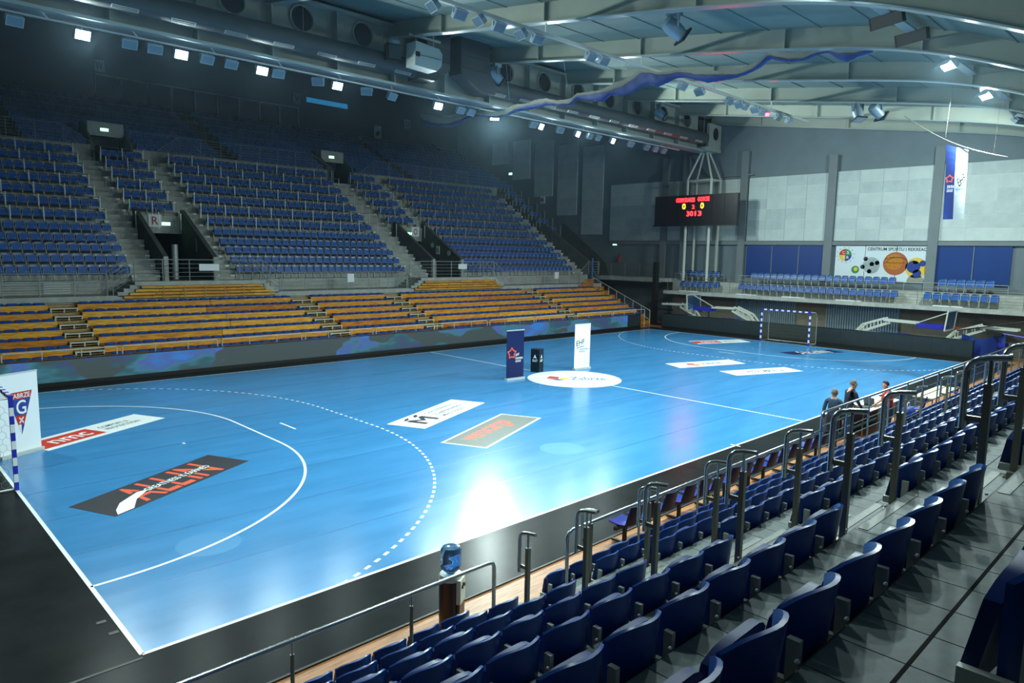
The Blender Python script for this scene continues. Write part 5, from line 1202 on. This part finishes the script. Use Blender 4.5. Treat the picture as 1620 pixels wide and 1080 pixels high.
# ================================================================== folded basketball stands behind the end board
def hoop(y0, s, lb_, full=True):
    X = 43.0; t = thing('basketball_stand', lb_, 'basketball stand', (X, y0, 0), 'folded basketball stands behind the end board')
    MB().box(X-.5, X+.5, min(y0, y0+s*1.9), max(y0, y0+s*1.9), 0, .55).build('weight_base', 'black', t)
    MB().box(X-.45, X+.45, min(y0+s*1.1, y0+s*3.0), max(y0+s*1.1, y0+s*3.0), .72, .95).build('blue_pad', 'goal_blue', t)
    MB().box(X-.3, X+.3, min(y0+s*1.3, y0+s*2.6), max(y0+s*1.3, y0+s*2.6), .5, .72).build('pad_support', 'black', t)
    P = lambda u, z, dx=0: (X+dx, y0+s*u, z)
    for dx in (-.28, .28):
        MB().bar(P(0, .72, dx), P(1.9, 1.55, dx), .09, .13).build('lower_arm', 'white_steel', t); MB().bar(P(.1, .85, dx), P(.55, 1.38, dx), .08, .11).build('upper_arm', 'white_steel', t); MB().bar(P(.55, 1.38, dx), P(1.75, 1.83, dx), .08, .11).build('upper_arm', 'white_steel', t)
        for u in (.6, 1.0, 1.4): MB().bar(P(u, .72+.437*u, dx), P(u, 1.38+(u-.55)*.375, dx), .05, .06).build('web_bar', 'white_steel', t)
        MB().bar(P(1.7, 1.72, dx), P(3.5, 1.68, dx), .09, .13).build('extension_arm', 'white_steel', t)
    if full:
        MB().box(X-.35, X+.35, min(y0+s*3.5, y0+s*5.0), max(y0+s*3.5, y0+s*5.0), 1.42, 1.66).build('arm_pad', 'goal_blue', t)
        for dx in (-.9, .9): MB().bar(P(5.1, 1.4, dx), P(5.2, 2.5, dx), .06, .07).build('board_frame', 'white_steel', t)
        for z in (1.4, 2.5): MB().bar(P(5.1+(z-1.4)*.09, z, -.9), P(5.1+(z-1.4)*.09, z, .9), .06, .07).build('board_frame', 'white_steel', t)
        MB().obox(P(5.15, 1.95), (.87, 0, 0), (.0, .012, 0), (0, s*.05, .53)).build('backboard_glass', 'bottle', t)
        MB().bar(P(3.6, 1.75), P(5.15, 2.45), .05, .05).build('strut', 'white_steel', t); 
        ring = MB(); ring.tube([(X+.23*math.cos(a), y0+s*(5.5+.23*math.sin(a)), 1.55) for a in np.linspace(0, 2*math.pi, 17)], .015, 5, False); ring.build('ring', 'red', t)
hoop(13.2, 1, 'folded basketball stand with white arm left of the far goal'); hoop(6.9, -1, 'folded basketball stand with white arm right of the far goal')
hoop(17.4, 1, 'folded basketball stand in the corner beside the bleachers stair', False); hoop(2.0, -1, 'folded basketball stand at the end of the black board', False)
dk = thing('net_post', 'dark upright post with rolled net in the corner by the bleachers', 'post', (43.2, 21.9, 0)); B(43.0, 43.4, 21.75, 22.05, 0, 4.8).build('upright', 'black', dk); B(42.9, 43.5, 20.4, 21.7, 1.2, 1.26).build('shelf', 'black', dk); B(42.9, 43.5, 20.4, 21.7, 0, .1).build('base', 'black', dk)
for y in (20.45, 21.65): B(42.9, 42.96, y-.03, y+.03, 0, 1.9).build('frame_leg', 'black', dk)
tr = thing('camera_tripod', 'dark tripod standing at the corner behind the end board', 'tripod', (42.6, -.5, 0))
for a in (0, 2.1, 4.2): MB().tube([(42.6, -.5, 1.35), (42.6+.45*math.cos(a), -.5+.45*math.sin(a), 0)], .025).build('leg', 'black', tr)
MB().obox((42.6, -.5, 1.48), (.2, 0, 0), (0, .35, .05), (0, 0, .1)).build('head', 'black', tr)
bc = MB(); bc.shell(lambda u, v: (42.4+.25*math.sin(9*u), 1.0-2.0*u, 1.3*v*(1-.15*math.sin(4*u))), 12, 5, .02); tag(bc.build('blue_cover', 'navy2', smooth=True), 'crumpled blue cover draped at the end of the black board', 'cover')
bm = thing('boom_arm', 'long dark boom arm rising over the corner behind the board', 'boom', (42.6, -1.5, 1.2)); MB().tube([(42.6, 1.3, 1.45), (42.6, -6.5, 3.3)], .04).build('arm', 'black', bm); MB().tube([(42.6, -.5, 1.5), (42.6, -3.0, 1.2)], .05).build('blue_arm', 'goal_blue', bm)
lk = thing('wall_cabinet', 'dark grey wall cabinet under the side slab by the end wall', 'cabinet', (46.0, -2.5, 1.8)); B(45.7, 46.25, -3.2, -2.3, 1.9, 3.0).build('body', 'dark_grey', lk); B(45.67, 45.7, -3.15, -2.35, 1.95, 2.95).build('door', 'dark_grey', lk); B(45.64, 45.67, -2.8, -2.6, 2.7, 2.74).build('handle', 'steel', lk)

# ================================================================== people at the officials table
def person(nm, loc, rz, lb_, top, leg, hairm, bald=False, sleeve=None, specs=False):
    v, f, tg, kw = PEOPLE[nm]; H = kw.get('H', 1); ln = kw.get('lean', 0)
    t = thing('person', lb_, 'person', loc, None, rz)
    order = ['skin', 'top', 'leg', 'shoe', 'sleeve']; b = MB(); b.v = list(v); b.f = list(f); b.mi = [order.index(x) for x in tg]
    z0 = min(p[2] for p in v)
    b.v = [(x, y, z-z0) for x, y, z in b.v]
    inst('body', b.mesh('body', ['skin', top, leg, 'shoe', sleeve or top], True), t)
    hx = (ln*(1.68-.95)+.02)*H; hz = 1.665*H-z0
    h = MB()
    for j in range(9):
        th = math.pi*.60*j/8
        for k in range(16):
            ph = 2*math.pi*k/16; cut = 1 if math.cos(ph) < .35 else .62
            tt = min(th, math.pi*.5*cut+.12) if math.cos(ph) > .35 else th
            h.v.append((hx-.012+.108*math.sin(tt)*math.cos(ph), .086*math.sin(tt)*math.sin(ph), hz+.0+.112*math.cos(tt)))
    for j in range(8):
        for k in range(16): h.f.append((j*16+k, j*16+(k+1) % 16, (j+1)*16+(k+1) % 16, (j+1)*16+k)); h.mi.append(0)
    inst('hair', h.mesh('hair', hairm, True), t)
    for s in (-1, 1):
        e = MB().lathe([(.004, -.011), (.011, 0), (.004, .011)], (hx+.085, .031*s, hz-.012), 8); inst('eye', e.mesh('eye', 'black'), t)
        e = MB().obox((hx-.005, .083*s, hz-.02), (.018, 0, 0), (0, .010, 0), (0, 0, .03)); inst('ear', e.mesh('ear', 'skin'), t)
    inst('mouth', MB().obox((hx+.088, 0, hz-.072), (.008, 0, 0), (0, .022, 0), (0, 0, .004)).mesh('mouth', 'txt_red'), t)
    cl = MB(); r_ = .062*H; cl.tube([(ln*(1.47-.95)*H+r_*math.cos(a), r_*1.05*math.sin(a), 1.475*H-z0) for a in np.linspace(0, 2*math.pi, 17)], .014, 5, False); inst('collar', cl.mesh('collar', top, True), t)
    if specs:
        g_ = MB()
        for s in (-1, 1): g_.tube([(hx+.1, .032*s+.024*math.cos(a), hz-.012+.02*math.sin(a)) for a in np.linspace(0, 2*math.pi, 13)], .003, 4, False); g_.tube([(hx+.1, .056*s, hz-.01), (hx-.005, .082*s, hz-.005)], .003, 4)
        inst('glasses', g_.mesh('glasses', 'black'), t)
person('jacket', (17.35, -1.9, 0), R(10), 'person in a grey-blue jacket seen from behind at the table end', 'jacket', 'trousers', 'hair_grey')
person('sweater', (18.65, -1.8, 0), R(-35), 'person in a dark sweater and glasses leaning over the officials table', 'sweater', 'trousers', 'hair_grey', specs=True)
person('red', (20.0, -2.52, 0), R(125), 'person in a red shirt standing at the officials table', 'shirt_red', 'trousers', 'hair_dark', sleeve='skin')
